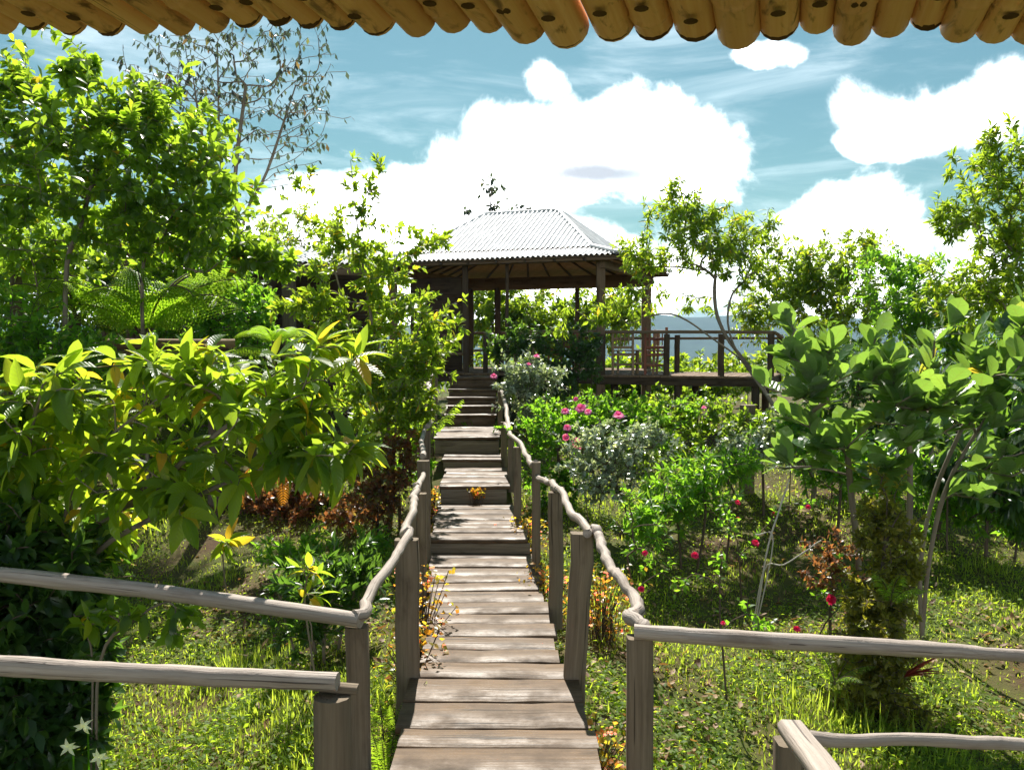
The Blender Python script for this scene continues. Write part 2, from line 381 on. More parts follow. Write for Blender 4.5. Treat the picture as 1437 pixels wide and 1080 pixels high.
# far hills
mb = MB(); hx = np.linspace(-2600, 3000, 120); rows = np.linspace(0, 1, 14)
prof = 32 + 46 * np.exp(-((hx - 560) / 420) ** 2) + 26 * np.exp(-((hx + 700) / 700) ** 2) + 9 * np.sin(hx / 130) + 5 * np.sin(hx / 47 + 1)
HV = []
for t in rows:
    z = -60 + (prof + 60) * math.sin(t * math.pi * .5) ** 1.2 + 6 * np.sin(hx / 60 + t * 9) * (1 - t)
    HV.append(np.column_stack([hx, np.full_like(hx, 1750 + 650 * t), z]))
HV.append(np.column_stack([hx, np.full_like(hx, 3100), np.full_like(hx, -80)]))
n = len(hx); i = np.arange(len(HV) - 1)[:, None]; j = np.arange(n - 1)[None]
mb.add(np.concatenate(HV), np.stack([i*n+j, i*n+j+1, (i+1)*n+j+1, (i+1)*n+j], -1).reshape(-1, 4))
tag(mb.build('hills', plain('forested_hill', (.035, .06, .025), .95, .05, .5, .03)), kind='structure')

# ------------------------------------------------------------------ boardwalk
bw = bpy.data.objects.new('boardwalk', None); COL.objects.link(bw); bw.location = (0, 4, -.4)
tag(bw, 'weathered plank boardwalk climbing by low steps to the pavilion', 'boardwalk', kind='structure')
# sections: y0, y1, z, (xl, xr) at y0, (xl, xr) at y1, plank width
SECT = [(2.5, 5.35, 0.0, (-.50, .50), (-.635, .40), .31), (5.36, 8.6, -.004, (-.55, .337), (-.795, .20), .265),
        (8.61, 10.6, .13, (-.81, .197), (-.86, -.02), .25), (10.61, 12.17, .33, (-.875, -.045), (-.90, -.06), .3),
        (12.18, 12.76, .45, (-.965, -.13), (-.95, -.13), .29), (12.77, 14.6, .675, (-1.13, -.17), (-1.13, -.17), .3)]
pl = MB(); rs = MB(); sg = MB()
for k, (y0, y1, z, e0, e1, pw) in enumerate(SECT):
    n = max(1, round((y1 - y0) / pw)); ws = RNG.uniform(.75, 1.25, n); ed = y0 + (y1 - y0) * np.concatenate([[0], np.cumsum(ws) / ws.sum()])
    for a, b in zip(ed[:-1], ed[1:]):
        t = ((a + b) / 2 - y0) / (y1 - y0)
        xl = e0[0] + (e1[0] - e0[0]) * t + RNG.normal(0, .014); xr = e0[1] + (e1[1] - e0[1]) * t + RNG.normal(0, .016)
        g = .009 + abs(RNG.normal(0, .004)); tz = RNG.normal(0, .0045); tl = RNG.normal(0, .004)
        beam(pl, (xl, (a + b) / 2 + RNG.normal(0, .004), z - .02 + tz + tl), (xr, (a + b) / 2 + RNG.normal(0, .006), z - .02 + tz - tl), b - a - g, .04, seg=7, jit=.0016, bev=.007)
    if k and z > 0:
        zp = SECT[k-1][2]
        beam(rs, (e0[0] + .02, y0 + .03, (z - .042 + zp - .05) / 2), (e0[1] - .02, y0 + .03, (z - .042 + zp - .05) / 2), .045, (z - .042) - (zp - .05), seg=5, jit=.002)
    for s in (0, 1):
        ins = .1 if s == 0 else -.1
        beam(sg, (e0[s] + ins, y0 + .08, z - .11), (e1[s] + ins, y1 - .05, z - .11), .06, .13, seg=2, jit=.002)
pl.build('planking', M['plank'], bw); rs.build('step_riser', M['post'], bw); sg.build('stringer', M['dark_timber'], bw)
pp = MB()
for y in (3.2, 5.0, 7.0, 8.5, 10.3, 12.0, 14.2):
    for sx in (-.5, .2):
        x = sx - .06 * (y - 5); z1 = [s[2] for s in SECT if s[0] <= y][-1] - .18
        beam(pp, (x, y, -1.3), (x, y, z1), .11, .11, up=(0, 1, 0))
pp.build('support_post', M['dark_timber'], bw)

# upper stair in front of the pavilion
st = thing('wooden_stair', (-.68, 14.6, .6), 'shaded flight of broad wooden steps rising to the pavilion floor', 'stairs')
fr = [14.62, 14.92, 15.22, 15.52, 15.82]; tz = [.857, .986, 1.11, 1.232, 1.427]; pz = .675
for k in range(5):
    m1 = MB(); yb = fr[k + 1] + .02 if k < 4 else 16.6
    beam(m1, (-1.12, (fr[k] + yb) / 2, tz[k] - .02), (-.26, (fr[k] + yb) / 2, tz[k] - .02), yb - fr[k] + .03, .04, seg=4, jit=.002)
    beam(m1, (-1.10, fr[k] + .03, (pz + tz[k]) / 2 - .03), (-.28, fr[k] + .03, (pz + tz[k]) / 2 - .03), .03, tz[k] - pz - .025, seg=3, jit=.001)
    m1.build('step', M['plank'], st); pz = tz[k]

# ------------------------------------------------------------------ handrails
def post(mb, px, ytop, D, wpx, ybase=None, zb=None, lean=0.0, dpth=.09, round_=False):
    t = W(px, ytop, D); wm = wpx * D / F
    z0 = W(px, ybase, D)[2] if ybase else zb
    a = np.array([t[0] - lean, D, z0]); b = np.array([t[0] + lean * .0, D, t[2]])
    if round_: tube(mb, np.linspace(a, b, 6), wm / 2, 12, knob=.02)
    else: beam(mb, a, b, wm, dpth, up=(0, 1, 0), seg=6, jit=.0035, bev=.012)
def crooked(mb, pts, rad, k=5, wob=.008):
    P = spline([W(*p) for p in pts], 7); w = RNG.normal(0, wob * 2.2, (len(P) + 6, 3)); w = sum(w[q:q + len(P)] for q in range(7)) / 4.0; P[1:-1] += w[1:-1]
    r = np.interp(np.linspace(0, 1, len(P)), np.linspace(0, 1, len(rad)), rad) * (1 + np.convolve(RNG.normal(0, wob * 9, len(P)), [.25, .5, .25], 'same'))
    tube(mb, P, r, 12, knob=.035)

def railing(label, loc, posts, rails, mats=('post', 'rail')):
    t = thing('handrail', loc, label, 'railing', 'crooked pole handrails')
    for p in posts: m1 = MB(); post(m1, **p); m1.build('post', M[mats[0]], t)
    for r in rails: m1 = MB(); crooked(m1, r[0], [x * (.62 if x > .0395 and len(r[0]) != 5 or len(r[0]) == 5 and r[0][0][2] > 5 else 1) for x in r[1]], **(r[2] if len(r) > 2 else {})); m1.build('rail', M[mats[1]], t)
    return t
railing('pole handrail along the path beside the reddish shrubs, opposite the pink flowers', (-.75, 4.2, -.5),
    [dict(px=502, ytop=878, D=4.25, wpx=31, zb=-.8), dict(px=571, ytop=756, D=5.4, wpx=33, ybase=1010, lean=.0),
     dict(px=588, ytop=692, D=7.3, wpx=21, ybase=845), dict(px=595, ytop=646, D=8.4, wpx=17, ybase=810),
     dict(px=598, ytop=604, D=11.0, wpx=11, ybase=700), dict(px=609, ytop=522, D=14.4, wpx=9, ybase=600), dict(px=604, ytop=560, D=13.4, wpx=9, ybase=640)],
    [([(497, 864, 4.2), (520, 832, 4.5), (552, 783, 5.0), (575, 743, 5.45)], (.048, .044, .04, .045)),
     ([(573, 746, 5.4), (567, 732, 5.7), (579, 702, 6.3), (579, 690, 7.1), (585, 681, 7.3)], (.05, .044, .04, .045), dict(wob=.012)),
     ([(580, 692, 7.2), (588, 676, 7.7), (594, 661, 8.5)], (.045, .04, .04)),
     ([(593, 640, 8.6), (592, 622, 9.6), (596, 598, 11.2)], (.05, .042, .042)),
     ([(600, 598, 11.0), (605, 575, 12.6), (607, 558, 13.5)], (.05, .045, .05)),
     ([(609, 558, 13.4), (600, 543, 13.6), (603, 536, 13.9), (610, 520, 14.6)], (.055, .05, .05))])
railing('crooked pole handrail along the path beside the pink rose bushes', (.5, 3.95, -.5),
    [dict(px=898, ytop=893, D=3.95, wpx=36, zb=-.8), dict(px=818, ytop=748, D=5.38, wpx=31, ybase=985, lean=.055),
     dict(px=780, ytop=690, D=6.85, wpx=20, ybase=880), dict(px=753, ytop=648, D=8.1, wpx=12, ybase=815),
     dict(px=726, ytop=627, D=9.8, wpx=11, ybase=740), dict(px=717, ytop=615, D=11.3, wpx=9, ybase=690),
     dict(px=707, ytop=592, D=12.4, wpx=9, ybase=672), dict(px=702, ytop=549, D=14.3, wpx=7, ybase=615)],
    [([(898, 884, 3.95), (888, 866, 4.05), (899, 852, 4.2), (880, 826, 4.45), (862, 805, 4.65), (852, 780, 4.95), (838, 757, 5.2), (830, 742, 5.4)], (.05, .056, .05, .044, .046, .043, .05), dict(wob=.01)),
     ([(824, 748, 5.3), (800, 712, 6.0), (788, 692, 6.6), (775, 684, 6.95)], (.045, .042, .04, .042)),
     ([(782, 686, 6.8), (768, 676, 7.4), (751, 670, 8.2)], (.04, .04, .045)),
     ([(752, 649, 8.1), (745, 648, 8.5), (738, 634, 9.2), (724, 618, 10.2), (712, 604, 11.4), (709, 596, 12.0)], (.045, .042, .042)),
     ([(714, 604, 11.4), (710, 580, 12.7), (704, 549, 14.3)], (.05, .05, .05))])
railing('smooth pole rail crossing the grass in front of the large veined-leaf shrub', (-2, 4.6, -.6),
    [dict(px=-130, ytop=800, D=5.02, wpx=26, zb=-1.0)],
    [([(506, 870, 4.2), (380, 852, 4.4), (250, 834, 4.58), (120, 818, 4.74), (-160, 788, 5.05)], (.037, .04, .041, .044), dict(wob=.0012))])
railing('thick pole rail resting on a sawn-off round post', (-.7, 3.3, -.6),
    [dict(px=466, ytop=976, D=3.3, wpx=54, zb=-.8, round_=True), dict(px=-200, ytop=945, D=3.6, wpx=40, zb=-.9, round_=True)],
    [([(474, 956, 3.3), (300, 948, 3.36), (150, 942, 3.42), (0, 934, 3.48), (-260, 922, 3.6)], (.034, .038, .04, .042), dict(wob=.0012))])
o = MB(); beam(o, W(440, 962, 3.33), W(502, 966, 3.33), .05, .03, seg=2, jit=.002); ob = o.build('rail_support', M['post'], [x for x in bpy.data.objects if x.name.startswith('handrail')][-1])
railing('straight pole rail running from the path corner post towards the yellow-green column shrub', (1.5, 3.8, -.6),
    [dict(px=1640, ytop=945, D=3.5, wpx=36, zb=-.8)],
    [([(890, 886, 3.92), (1030, 896, 3.84), (1180, 904, 3.76), (1330, 913, 3.68), (1437, 919, 3.6), (1680, 932, 3.48)], (.034, .038, .036, .04, .034), dict(wob=.0012))])
t = railing('low rail end with a pale slanting timber beside the column shrub', (.9, 2.8, -.6),
    [dict(px=1108, ytop=1040, D=2.86, wpx=36, zb=-.8), dict(px=1640, ytop=1062, D=2.75, wpx=36, zb=-.8)],
    [([(1136, 1034, 2.9), (1200, 1040, 2.88), (1290, 1038, 2.86), (1380, 1042, 2.85), (1437, 1044, 2.84), (1680, 1058, 2.8)], (.024, .02, .022, .018), dict(wob=.0012))])
m1 = MB(); beam(m1, W(1111, 1020, 2.84), W(1222, 1170, 2.0), .085, .05, seg=5, jit=.002, bev=.012); m1.build('slanting_rail', M['rail'], t)

# ------------------------------------------------------------------ bamboo eave overhead
ends = [(-95 - 50 * q, 50 + (q * 5) % 9) for q in range(8, 0, -1)] + [(-95, 52), (-40, 50), (10, 52), (55, 50), (105, 54), (158, 57), (206, 52), (256, 50), (304, 49), (350, 47), (396, 47), (438, 50), (482, 52), (532, 54), (588, 49), (638, 46), (688, 52), (740, 62),
        (797, 69), (862, 61), (918, 62), (978, 60), (1037, 61), (1093, 62), (1147, 52), (1196, 63), (1249, 55), (1301, 53), (1346, 62), (1396, 64), (1448, 62), (1505, 60), (1560, 62), (1615, 60)] + [(1615 + 56 * q, 58 + (q * 7) % 11) for q in range(1, 11)]
eave = thing('bamboo_eave', (0, 1.9, 2.7), 'row of dry bamboo poles forming the eave overhead', 'roof')
vp = W(1100, 590, 100.0) - np.array([0, 0, EYE]); pd = vp / np.linalg.norm(vp)
def bamboo(parent, e, rad):
    m1 = MB(); Ln = 2.7; s = -.02; P = []; rr = []
    n0 = RNG.uniform(.06, .42); rad *= RNG.uniform(.93, 1.06); nodes = [n0 + RNG.uniform(.38, .44) * k for k in range(7)]
    ts = sorted(set([0, .004, .012] + [x for nd in nodes for x in (nd - .02, nd - .006, nd, nd + .006, nd + .02) if 0.015 < x < Ln] + list(np.linspace(.05, Ln, 14))))
    ts = np.array(ts); r = np.full(len(ts), rad)
    for nd in nodes: r = r + rad * .09 * np.exp(-((ts - nd) / .008) ** 2) - rad * .07 * np.exp(-((ts - nd - .012) / .006) ** 2)
    P = e - pd * ts[:, None]; rn = random.random()
    P[:, 2] += .01 * np.sin(ts * 2 + rn * 6)
    tube(m1, P, r, 16, rnd=rn, cap=False)
    ob = m1.build('bamboo_pole', M['bamboo'], parent)
    m2 = MB(); tube(m2, e - pd * np.linspace(.012, .03, 3)[:, None], [rad * .93, rad * .80, rad * .78], 16, rnd=rn); m2.build('cut_end', M['bamboo_dark'], ob)
    # knot hole on the underside
    if RNG.random() < .75:
        q = e - pd * RNG.uniform(.12, .2) ; dn = np.cross(np.cross(pd, [0, 0, 1.]), pd); c = q - nrm(dn) * (rad * .94)
        m3 = MB(); a = np.arange(10) / 10 * 2 * np.pi; sx = nrm(np.cross(pd, dn))
        ring = c + .016 * (np.cos(a)[:, None] * sx + np.sin(a)[:, None] * pd) - nrm(dn) * rad * .06
        inn = c + .004 * (np.cos(a)[:, None] * sx + np.sin(a)[:, None] * pd) - nrm(dn) * rad * .09
        m3.add(np.vstack([ring, inn]), [[i, (i+1) % 10, 10+(i+1) % 10, 10+i] for i in range(10)]); m3.add(inn, [list(range(10))]); m3.build('knot', M['bamboo_dark'], ob)
for k, (px, py) in enumerate(ends):
    D = 2.28 - .30 * (px / 1437.0)
    e = W(px, py - 27, D) - pd * 0
    nxt = ends[min(k + 1, len(ends) - 1)][0]; prv = ends[max(k - 1, 0)][0]
    sp = (nxt - prv) / (2 if 0 < k < len(ends) - 1 else 1)
    bamboo(eave, e, sp * D / F * .52 * .97)
m1 = MB()
for back in (.35, 1.5, 2.5):
    a = W(ends[0][0], 20, 2.30) - pd * back; b = W(ends[-1][0], 27, 1.95) - pd * back
    a[2] += .075; b[2] += .075; tube(m1, np.linspace(a, b, 10), .035, 10)
m1.build('purlin', M['brown_timber'], eave)

# ------------------------------------------------------------------ pavilion
F0 = W(870, 355, 16.5); HA = np.array([-.9326, .361, 0]); HB = np.array([.361, .9326, 0]); FLOOR = 1.43
def H(a, b, z): return np.array([F0[0], F0[1], 0]) + HA * a + HB * b + np.array([0, 0, z])
PA, PB, EZ = 5.5, 5.0, F0[2]          # eave length, depth, eave height
pav = thing('pavilion', H(2.7, 2.5, FLOOR), 'open wooden pavilion with a hipped corrugated metal roof at the top of the path', 'pavilion')

def corrugated(parent, e0, e1, r0, r1, thick=0.0, wave=.105, amp=.017, rows=3, name='roof_slope', lift=0.0, mat=None):
    """sheet from eave e0-e1 up to ridge r0-r1 (a hip end has r0 == r1)"""
    e0, e1, r0, r1 = [np.array(v, float) for v in (e0, e1, r0, r1)]
    L = np.linalg.norm(e1 - e0); u = (e1 - e0) / L; nn = nrm(np.cross(u, (r0 + r1) / 2 - (e0 + e1) / 2)); nn = nn if nn[2] > 0 else -nn
    up = np.cross(nn, u); up = up if up[2] > 0 else -up
    hgt = np.dot(r0 - e0, up); s0 = np.dot(r0 - e0, u); s1 = np.dot(r1 - e0, u)
    n = int(L / wave * 8) + 1; s = np.linspace(0, L, n)
    top = np.minimum(1, np.minimum(np.where(s0 > 1e-4, s / max(s0, 1e-4), 1), np.where(L - s1 > 1e-4, (L - s) / max(L - s1, 1e-4), 1)))
    off = amp * np.sin(2 * np.pi * s / wave) + lift
    V = []; lc = []
    for k in range(rows):
        t = top * k / (rows - 1) * hgt
        V.append(e0 + s[:, None] * u + t[:, None] * up + off[:, None] * nn); lc.append(np.column_stack([s, t, 0 * s]))
    m1 = MB(); i = np.arange(rows - 1)[:, None]; j = np.arange(n - 1)[None]
    m1.add(np.concatenate(V), np.stack([i*n+j, i*n+j+1, (i+1)*n+j+1, (i+1)*n+j], -1).reshape(-1, 4), .5, np.concatenate(lc))
    return m1.build(name, mat or M['metal'], parent)

def hip_roof(parent, Hf, A, B, ez, low=.75, lowrise=.22, rise=1.0, ridge=1.75):
    roof = bpy.data.objects.new('roof', None); COL.objects.link(roof); roof.parent = parent
    C = [Hf(0, 0, ez), Hf(A, 0, ez), Hf(A, B, ez), Hf(0, B, ez)]
    l = low; Q = [Hf(l, l, ez + lowrise), Hf(A - l, l, ez + lowrise), Hf(A - l, B - l, ez + lowrise), Hf(l, B - l, ez + lowrise)]
    zr = ez + lowrise + rise; r0 = Hf((A - ridge) / 2 + .15, B / 2, zr); r1 = Hf((A + ridge) / 2 + .15, B / 2, zr)
    m0 = MB(); dz = np.array([0, 0, -.05])
    for k in range(4):
        a, b = C[k], C[(k+1) % 4]; c, d = Q[(k+1) % 4], Q[k]
        corrugated(roof, a, b, d, c, name='skirt_sheet')
        pa, pb = (r0, r1) if k == 0 else (r1, r1) if k == 1 else (r1, r0) if k == 2 else (r0, r0)
        lo = (Q[k] - C[k]) * .12
        corrugated(roof, Q[k] - lo, Q[(k+1) % 4] - (Q[(k+1) % 4] - C[(k+1) % 4]) * .12, pa, pb, name='roof_slope', lift=.03)
        for P4 in ([a, b, c, d], [d, c, pb, pa]):
            V = np.array(P4) + dz; uu = nrm(P4[1] - P4[0]); m0.add(V, [[0, 1, 2, 3]], .4, np.array([[np.dot(v - a, uu), np.linalg.norm((v - a) - uu * np.dot(v - a, uu)), 0] for v in V]))
    m0.build('woven_ceiling', M['mat_ceiling'], parent, smooth=False)
    m2 = MB()
    up = np.array([0, 0, .045])
    for a, b in [(r0, r1)] + [(Q[k], (r0, r1, r1, r0)[k]) for k in range(4)] + [(C[k] + (Q[k]-C[k])*.02, Q[k]) for k in range(4)]:
        tube(m2, np.linspace(a + up * .6, b + up * .6, 6), .06, 8, oval=.55)
    m2.build('ridge_cap', M['metal'], roof)
    m3 = MB()
    for k in range(4):
        a, b = C[k], C[(k+1) % 4]; c = sum(C) / 4
        beam(m3, a + (c - a) * .03 + (0, 0, -.075), b + (c - b) * .03 + (0, 0, -.075), .03, .06, seg=3, jit=.002)
    m3.build('fascia', M['brown_timber'], roof)
    m4 = MB()
    for k in range(4):
        a, b = C[k], C[(k+1) % 4]
        for t in np.arange(.12, .98, .11):
            p = a + (b - a) * t; c = (C[0] + C[2]) / 2
            q = p + (c - p) * .55; q[2] = ez + lowrise * .8 + .35
            tube(m4, np.linspace(p + (0, 0, -.1), q + (0, 0, -.14), 3), .025, 6)
    m4.build('rafter', M['dark_timber'], roof)
hip_roof(pav, H, PA, PB, EZ)

m1 = MB()
for a, b, zz, hh in (((.35, .4), (PA - .35, .4), .06, .08), ((.35, PB - .5), (PA - .35, PB - .5), .2, .30), ((.42, .3), (.42, PB - .3), .14, .16), ((PA - .42, .3), (PA - .42, PB - .3), .14, .16)):
    beam(m1, H(*a, EZ - zz), H(*b, EZ - zz), .10, hh, seg=3, jit=.003)
m1.build('plate_beam', M['brown_timber'], pav)
for (a, b, w, z0, mt) in ((.5, .5, .16, .55, 'brown_timber'), (3.34, .5, .12, .7, 'dark_timber'), (2.43, .5, .07, FLOOR, 'dark_timber'), (.5, PB - .5, .2, .5, 'brown_timber'), (4.25, PB - .5, .15, .8, 'dark_timber'), (PA - .5, .5, .16, .5, 'brown_timber'), (PA - .5, PB - .5, .16, .5, 'dark_timber'), (2.2, PB - .5, .1, .8, 'dark_timber')):
    m1 = MB(); beam(m1, H(a, b, z0), H(a, b, EZ - (.09 if b < 1 else .30)), w, w, up=(0, 1, 0), seg=4, jit=.004); m1.build('post', M[mt], pav)
# floor and side deck, on stub posts
m1 = MB()
for k, a in enumerate(np.arange(-2.7, PA - .2, .2)):
    b0, b1 = (.35, PB - .3) if a > .3 else (.35, 2.6)
    beam(m1, H(a + .1, b0, FLOOR - .02), H(a + .1, b1, FLOOR - .02), .19, .04, seg=3, jit=.001)
m1.build('floor_board', M['brown_timber'], pav)
m1 = MB()
beam(m1, H(-2.7, .42, FLOOR - .115), H(2.3, .42, FLOOR - .115), .06, .14, seg=4, jit=.003)
beam(m1, H(3.45, .42, FLOOR - .115), H(PA - .3, .42, FLOOR - .115), .06, .14, seg=4, jit=.003)
beam(m1, H(-2.7, 2.5, FLOOR - .115), H(PA - .3, 2.5, FLOOR - .115), .06, .14, seg=4, jit=.003)
beam(m1, H(-2.62, .46, FLOOR - .11), H(-2.62, 2.46, FLOOR - .11), .06, .13, seg=2, jit=.003)
m1.build('edge_beam', M['dark_timber'], pav)
m1 = MB()
for a, b in ((-2.4, .5), (-1, .5), (.4, 1.2), (1.5, .6), (-2.4, 2.4), (-1, 2.4), (3.6, .6), (5, .6), (2, 3), (4, 3)):
    p = H(a, b, 0); m1 = MB(); tube(m1, np.linspace((p[0], p[1], float(gz(p[0], p[1])) - .2), (p[0], p[1], FLOOR - .18), 3), .075, 8); m1.build('stilt', M['dark_timber'], pav)
# balustrades
m1 = MB(); rz = FLOOR + .80
beam(m1, H(-2.7, .5, rz), H(2.36, .5, rz + .03), .07, .06, seg=6, jit=.003)
beam(m1, H(-2.7, .5, rz), H(-2.7, 2.5, rz - .08), .06, .05, seg=3, jit=.003)
beam(m1, H(-2.7, 2.5, rz - .10), H(.6, 2.5, rz - .10), .06, .05, seg=4, jit=.003)
beam(m1, H(.5, PB - .5, rz + .05), H(PA - .5, PB - .5, rz + .05), .06, .06, seg=4, jit=.003)
beam(m1, H(3.4, .5, rz - .05), H(PA - .5, .5, rz - .05), .06, .06, seg=4, jit=.003)
beam(m1, H(3.4, .52, rz - .42), H(PA - .5, .52, rz - .42), .04, .05, seg=4, jit=.003)
beam(m1, H(2.6, .62, rz - .35), H(3.2, .62, rz - .35), .04, .05, seg=2, jit=.003)
m1.build('balustrade_rail', M['brown_timber'], pav)
for a, b in ((.46, .5), (-.78, .5), (-1.78, .5), (-2.66, .5), (-.6, 2.5), (-1.5, 2.5), (-2.66, 2.48), (3.9, .5), (2.95, .62), (2.6, .62)):
    m1 = MB(); w = .17 if a == .46 else .1; beam(m1, H(a, b - (.12 if a == .46 else 0), FLOOR), H(a, b - (.12 if a == .46 else 0), rz - .03), w, .1, up=(0, 1, 0), seg=3, jit=.002); m1.build('balustrade_post', M['dark_timber'], pav)
m1 = MB()
beam(m1, H(3.78, 1.3, FLOOR + 1.0), H(PA - .5, 1.3, FLOOR + 1.0), .05, 2.0)
m1.build('board_wall', M['dark_timber'], pav)

def chair(loc, yaw, label, mat, hgt=.86, group='wooden chairs on the pavilion floor'):
    t = thing('chair', loc, label, 'chair', group); m = M[mat]; c, s = math.cos(yaw), math.sin(yaw)
    def X(x, y, z): return (loc[0] + c * x - s * y, loc[1] + s * x + c * y, loc[2] + z)
    for x in (-.2, .2):
        m1 = MB(); beam(m1, X(x, -.2, 0), X(x, -.2, .44), .045, .045, up=(0, 1, 0)); m1.build('leg', m, t)
        m1 = MB(); beam(m1, X(x, .2, 0), X(x, .24, hgt), .045, .045, up=(0, 1, 0)); m1.build('leg', m, t)
    m1 = MB()
    for k in range(4): beam(m1, X(-.165 + .11 * k, -.23, .455), X(-.165 + .11 * k, .19, .455), .1, .025)
    m1.build('seat', m, t)
    m1 = MB()
    for z in (.52, .68, .82): beam(m1, X(-.18, .225, z), X(.18, .225, z), .02, .055, up=(0, 0, 1))
    for k in range(4): beam(m1, X(-.12 + .08 * k, .232, .56), X(-.12 + .08 * k, .235, .80), .022, .015, up=(0, 1, 0))
    m1.build('backrest', m, t)
    m1 = MB()
    for y in (-.2, .21):
        beam(m1, X(-.18, y, .38), X(.18, y, .38), .025, .05); beam(m1, X(-.18, y, .18), X(.18, y, .18), .025, .03)
    for x in (-.2, .2): beam(m1, X(x, -.18, .2), X(x, .19, .2), .025, .03)
    m1.build('stretcher', m, t); return t
hang = math.atan2(HA[1], HA[0])
chair(H(.12, .95, FLOOR), hang, 'pale wooden ladder-back chair close to the balustrade corner post', 'chair')
chair(H(-.22, 1.15, FLOOR), hang + 1.6, 'second pale wooden chair turned sideways beside the ladder-back chair', 'chair')
chair(H(-.5, .85, FLOOR), hang + .2, 'reddish wooden chair standing behind the deck balustrade', 'red_chair', .9)
chair(H(3.0, 3.0, FLOOR), hang + .4, 'brown chair seen through the opening above the stair', 'chair')
chair(H(1.6, 1.5, FLOOR), hang + 2.6, 'red-brown chair back between the dark balustrade shrubs', 'red_chair')
tb = thing('table', H(1.9, 2.3, FLOOR), 'plain dark wooden table inside the pavilion', 'table')
m1 = MB()
for k in range(5): beam(m1, H(1.3, 2.0 + .16 * k, FLOOR + .74), H(2.6, 2.0 + .16 * k, FLOOR + .74), .15, .035)
m1.build('tabletop', M['brown_timber'], tb)
for a, b in ((1.4, 2.05), (2.5, 2.05), (1.4, 2.6), (2.5, 2.6)):
    m1 = MB(); beam(m1, H(a, b, FLOOR), H(a, b, FLOOR + .72), .07, .07, up=(0, 1, 0)); m1.build('leg', M['brown_timber'], tb)

# ------------------------------------------------------------------ lower wing and shed
def side_house():
    e0 = W(392, 366, 17.2); e1 = W(556, 366, 18.3)
    z = e0[2]; e1[2] = z + .02
    u = nrm(e1 - e0); bk = np.array([-u[1], u[0], 0]) ; fz = 1.2
    t = thing('side_building', ((e0 + e1) / 2 * (1, 1, 0)) + (0, 0, fz), 'dark timber side building with a low white metal roof joining the pavilion', 'building')
    r0 = e0 + bk * 2.6 + (0, 0, .55); r1 = e1 + bk * 2.6 + (0, 0, .55)
    e0x = e0 - u * .15; corrugated(t, e0x, e1, r0 - u * .15, r1, name='roof')
    corrugated(t, r0 + bk * 2.4 - (0, 0, .5), r1 + bk * 2.4 - (0, 0, .5), r0, r1, name='roof')
    m1 = MB(); beam(m1, e0 - (0, 0, .14), e1 - (0, 0, .14), .05, .2, seg=3, jit=.003); m1.build('fascia', M['brown_timber'], t)
    gzz = .9
    for q, w in ((.1, .24), (.83, .22)):
        p = e0 + (e1 - e0) * q + bk * .25; m1 = MB(); beam(m1, (p[0], p[1], gzz), (p[0], p[1], z - .2), w, .16, up=(0, 1, 0), seg=4, jit=.003); m1.build('post', M['post'], t)
    for q0, q1, d in ((-.35, 0.02, .5), (.02, 1.1, 2.2)):
        m1 = MB()
        n = 12
        for k in range(n):
            zt = z + (.34 if d > 1 else -.1); zz = gzz + (zt - gzz) * (k + .5) / n
            beam(m1, e0 + (e1 - e0) * q0 + bk * d + (0, 0, zz - z), e0 + (e1 - e0) * q1 + bk * d + (0, 0, zz - z), .03, (zt - gzz) / n + .01, seg=2, jit=.002)
        m1.build('board_wall', M['dark_timber'], t)
    m1 = MB(); beam(m1, e0 + bk * 1.5 + (0, 0, fz - z), e1 + bk * 1.5 + (0, 0, fz - z), 2.6, .08); m1.build('floor', M['dark_timber'], t)
side_house()
def shed():
    D = 18.5; pk = W(216, 300, D); el = W(116, 366, D); er = W(342, 358, D); dp = np.array([.15, 3.6, 0]); fr = np.array([-.02, -.35, 0])
    g0 = float(gz(pk[0], D)) - .2
    t = thing('shed', (pk[0], D, g0), 'small gabled shed with a white metal roof half hidden among trees', 'shed')
    corrugated(t, er + fr, er + dp, pk + fr, pk + dp, name='roof'); corrugated(t, el + fr, el + dp, pk + fr, pk + dp, name='roof')
    m1 = MB(); n = 14; x0, x1 = el[0] + .25, er[0] - .25
    for k in range(n):
        x = x0 + (x1 - x0) * (k + .5) / n
        zt = np.interp(x, [el[0], pk[0], er[0]], [el[2], pk[2], er[2]]) - .12
        beam(m1, (x, D, g0), (x, D, zt), (x1 - x0) / n - .01, .03, up=(0, 1, 0))
    m1.build('gable_wall', M['brown_timber'], t)
    m1 = MB(); beam(m1, pk + fr + (0, 0, -.07), er + fr + (0, 0, -.07), .03, .12); beam(m1, pk + fr + (0, 0, -.07), el + fr + (0, 0, -.07), .03, .12); m1.build('barge_board', M['dark_timber'], t)
    m1 = MB()
    for x in (x0, x1): beam(m1, (x, D + .05, (g0 + el[2]) / 2), (x + .15, D + 3.4, (g0 + el[2]) / 2), .04, el[2] - g0 - .2)
    m1.build('side_wall', M['dark_timber'], t)
shed()
rw = thing('retaining_wall', W(195, 520, 13.2), 'low retaining wall of horizontal logs below the tree ferns', 'wall')
m1 = MB(); a = W(150, 500, 13.0); b = W(330, 500, 13.6)
for k in range(5): tube(m1, np.linspace(a + (0, 0, .18 - .16 * k), b + (0, 0, .18 - .16 * k), 6), .08, 8, knob=.04)
m1.build('log', M['brown_timber'], rw)
sp = thing('wooden_stump', W(1049, 602, 12.6), 'short weathered log post standing below the deck', 'post')
m1 = MB(); p = W(1049, 568, 12.6); tube(m1, np.linspace((p[0], 12.6, float(gz(p[0], 12.6)) - .1), p, 6), .11, 12, knob=.06); m1.build('log', M['post'], sp)

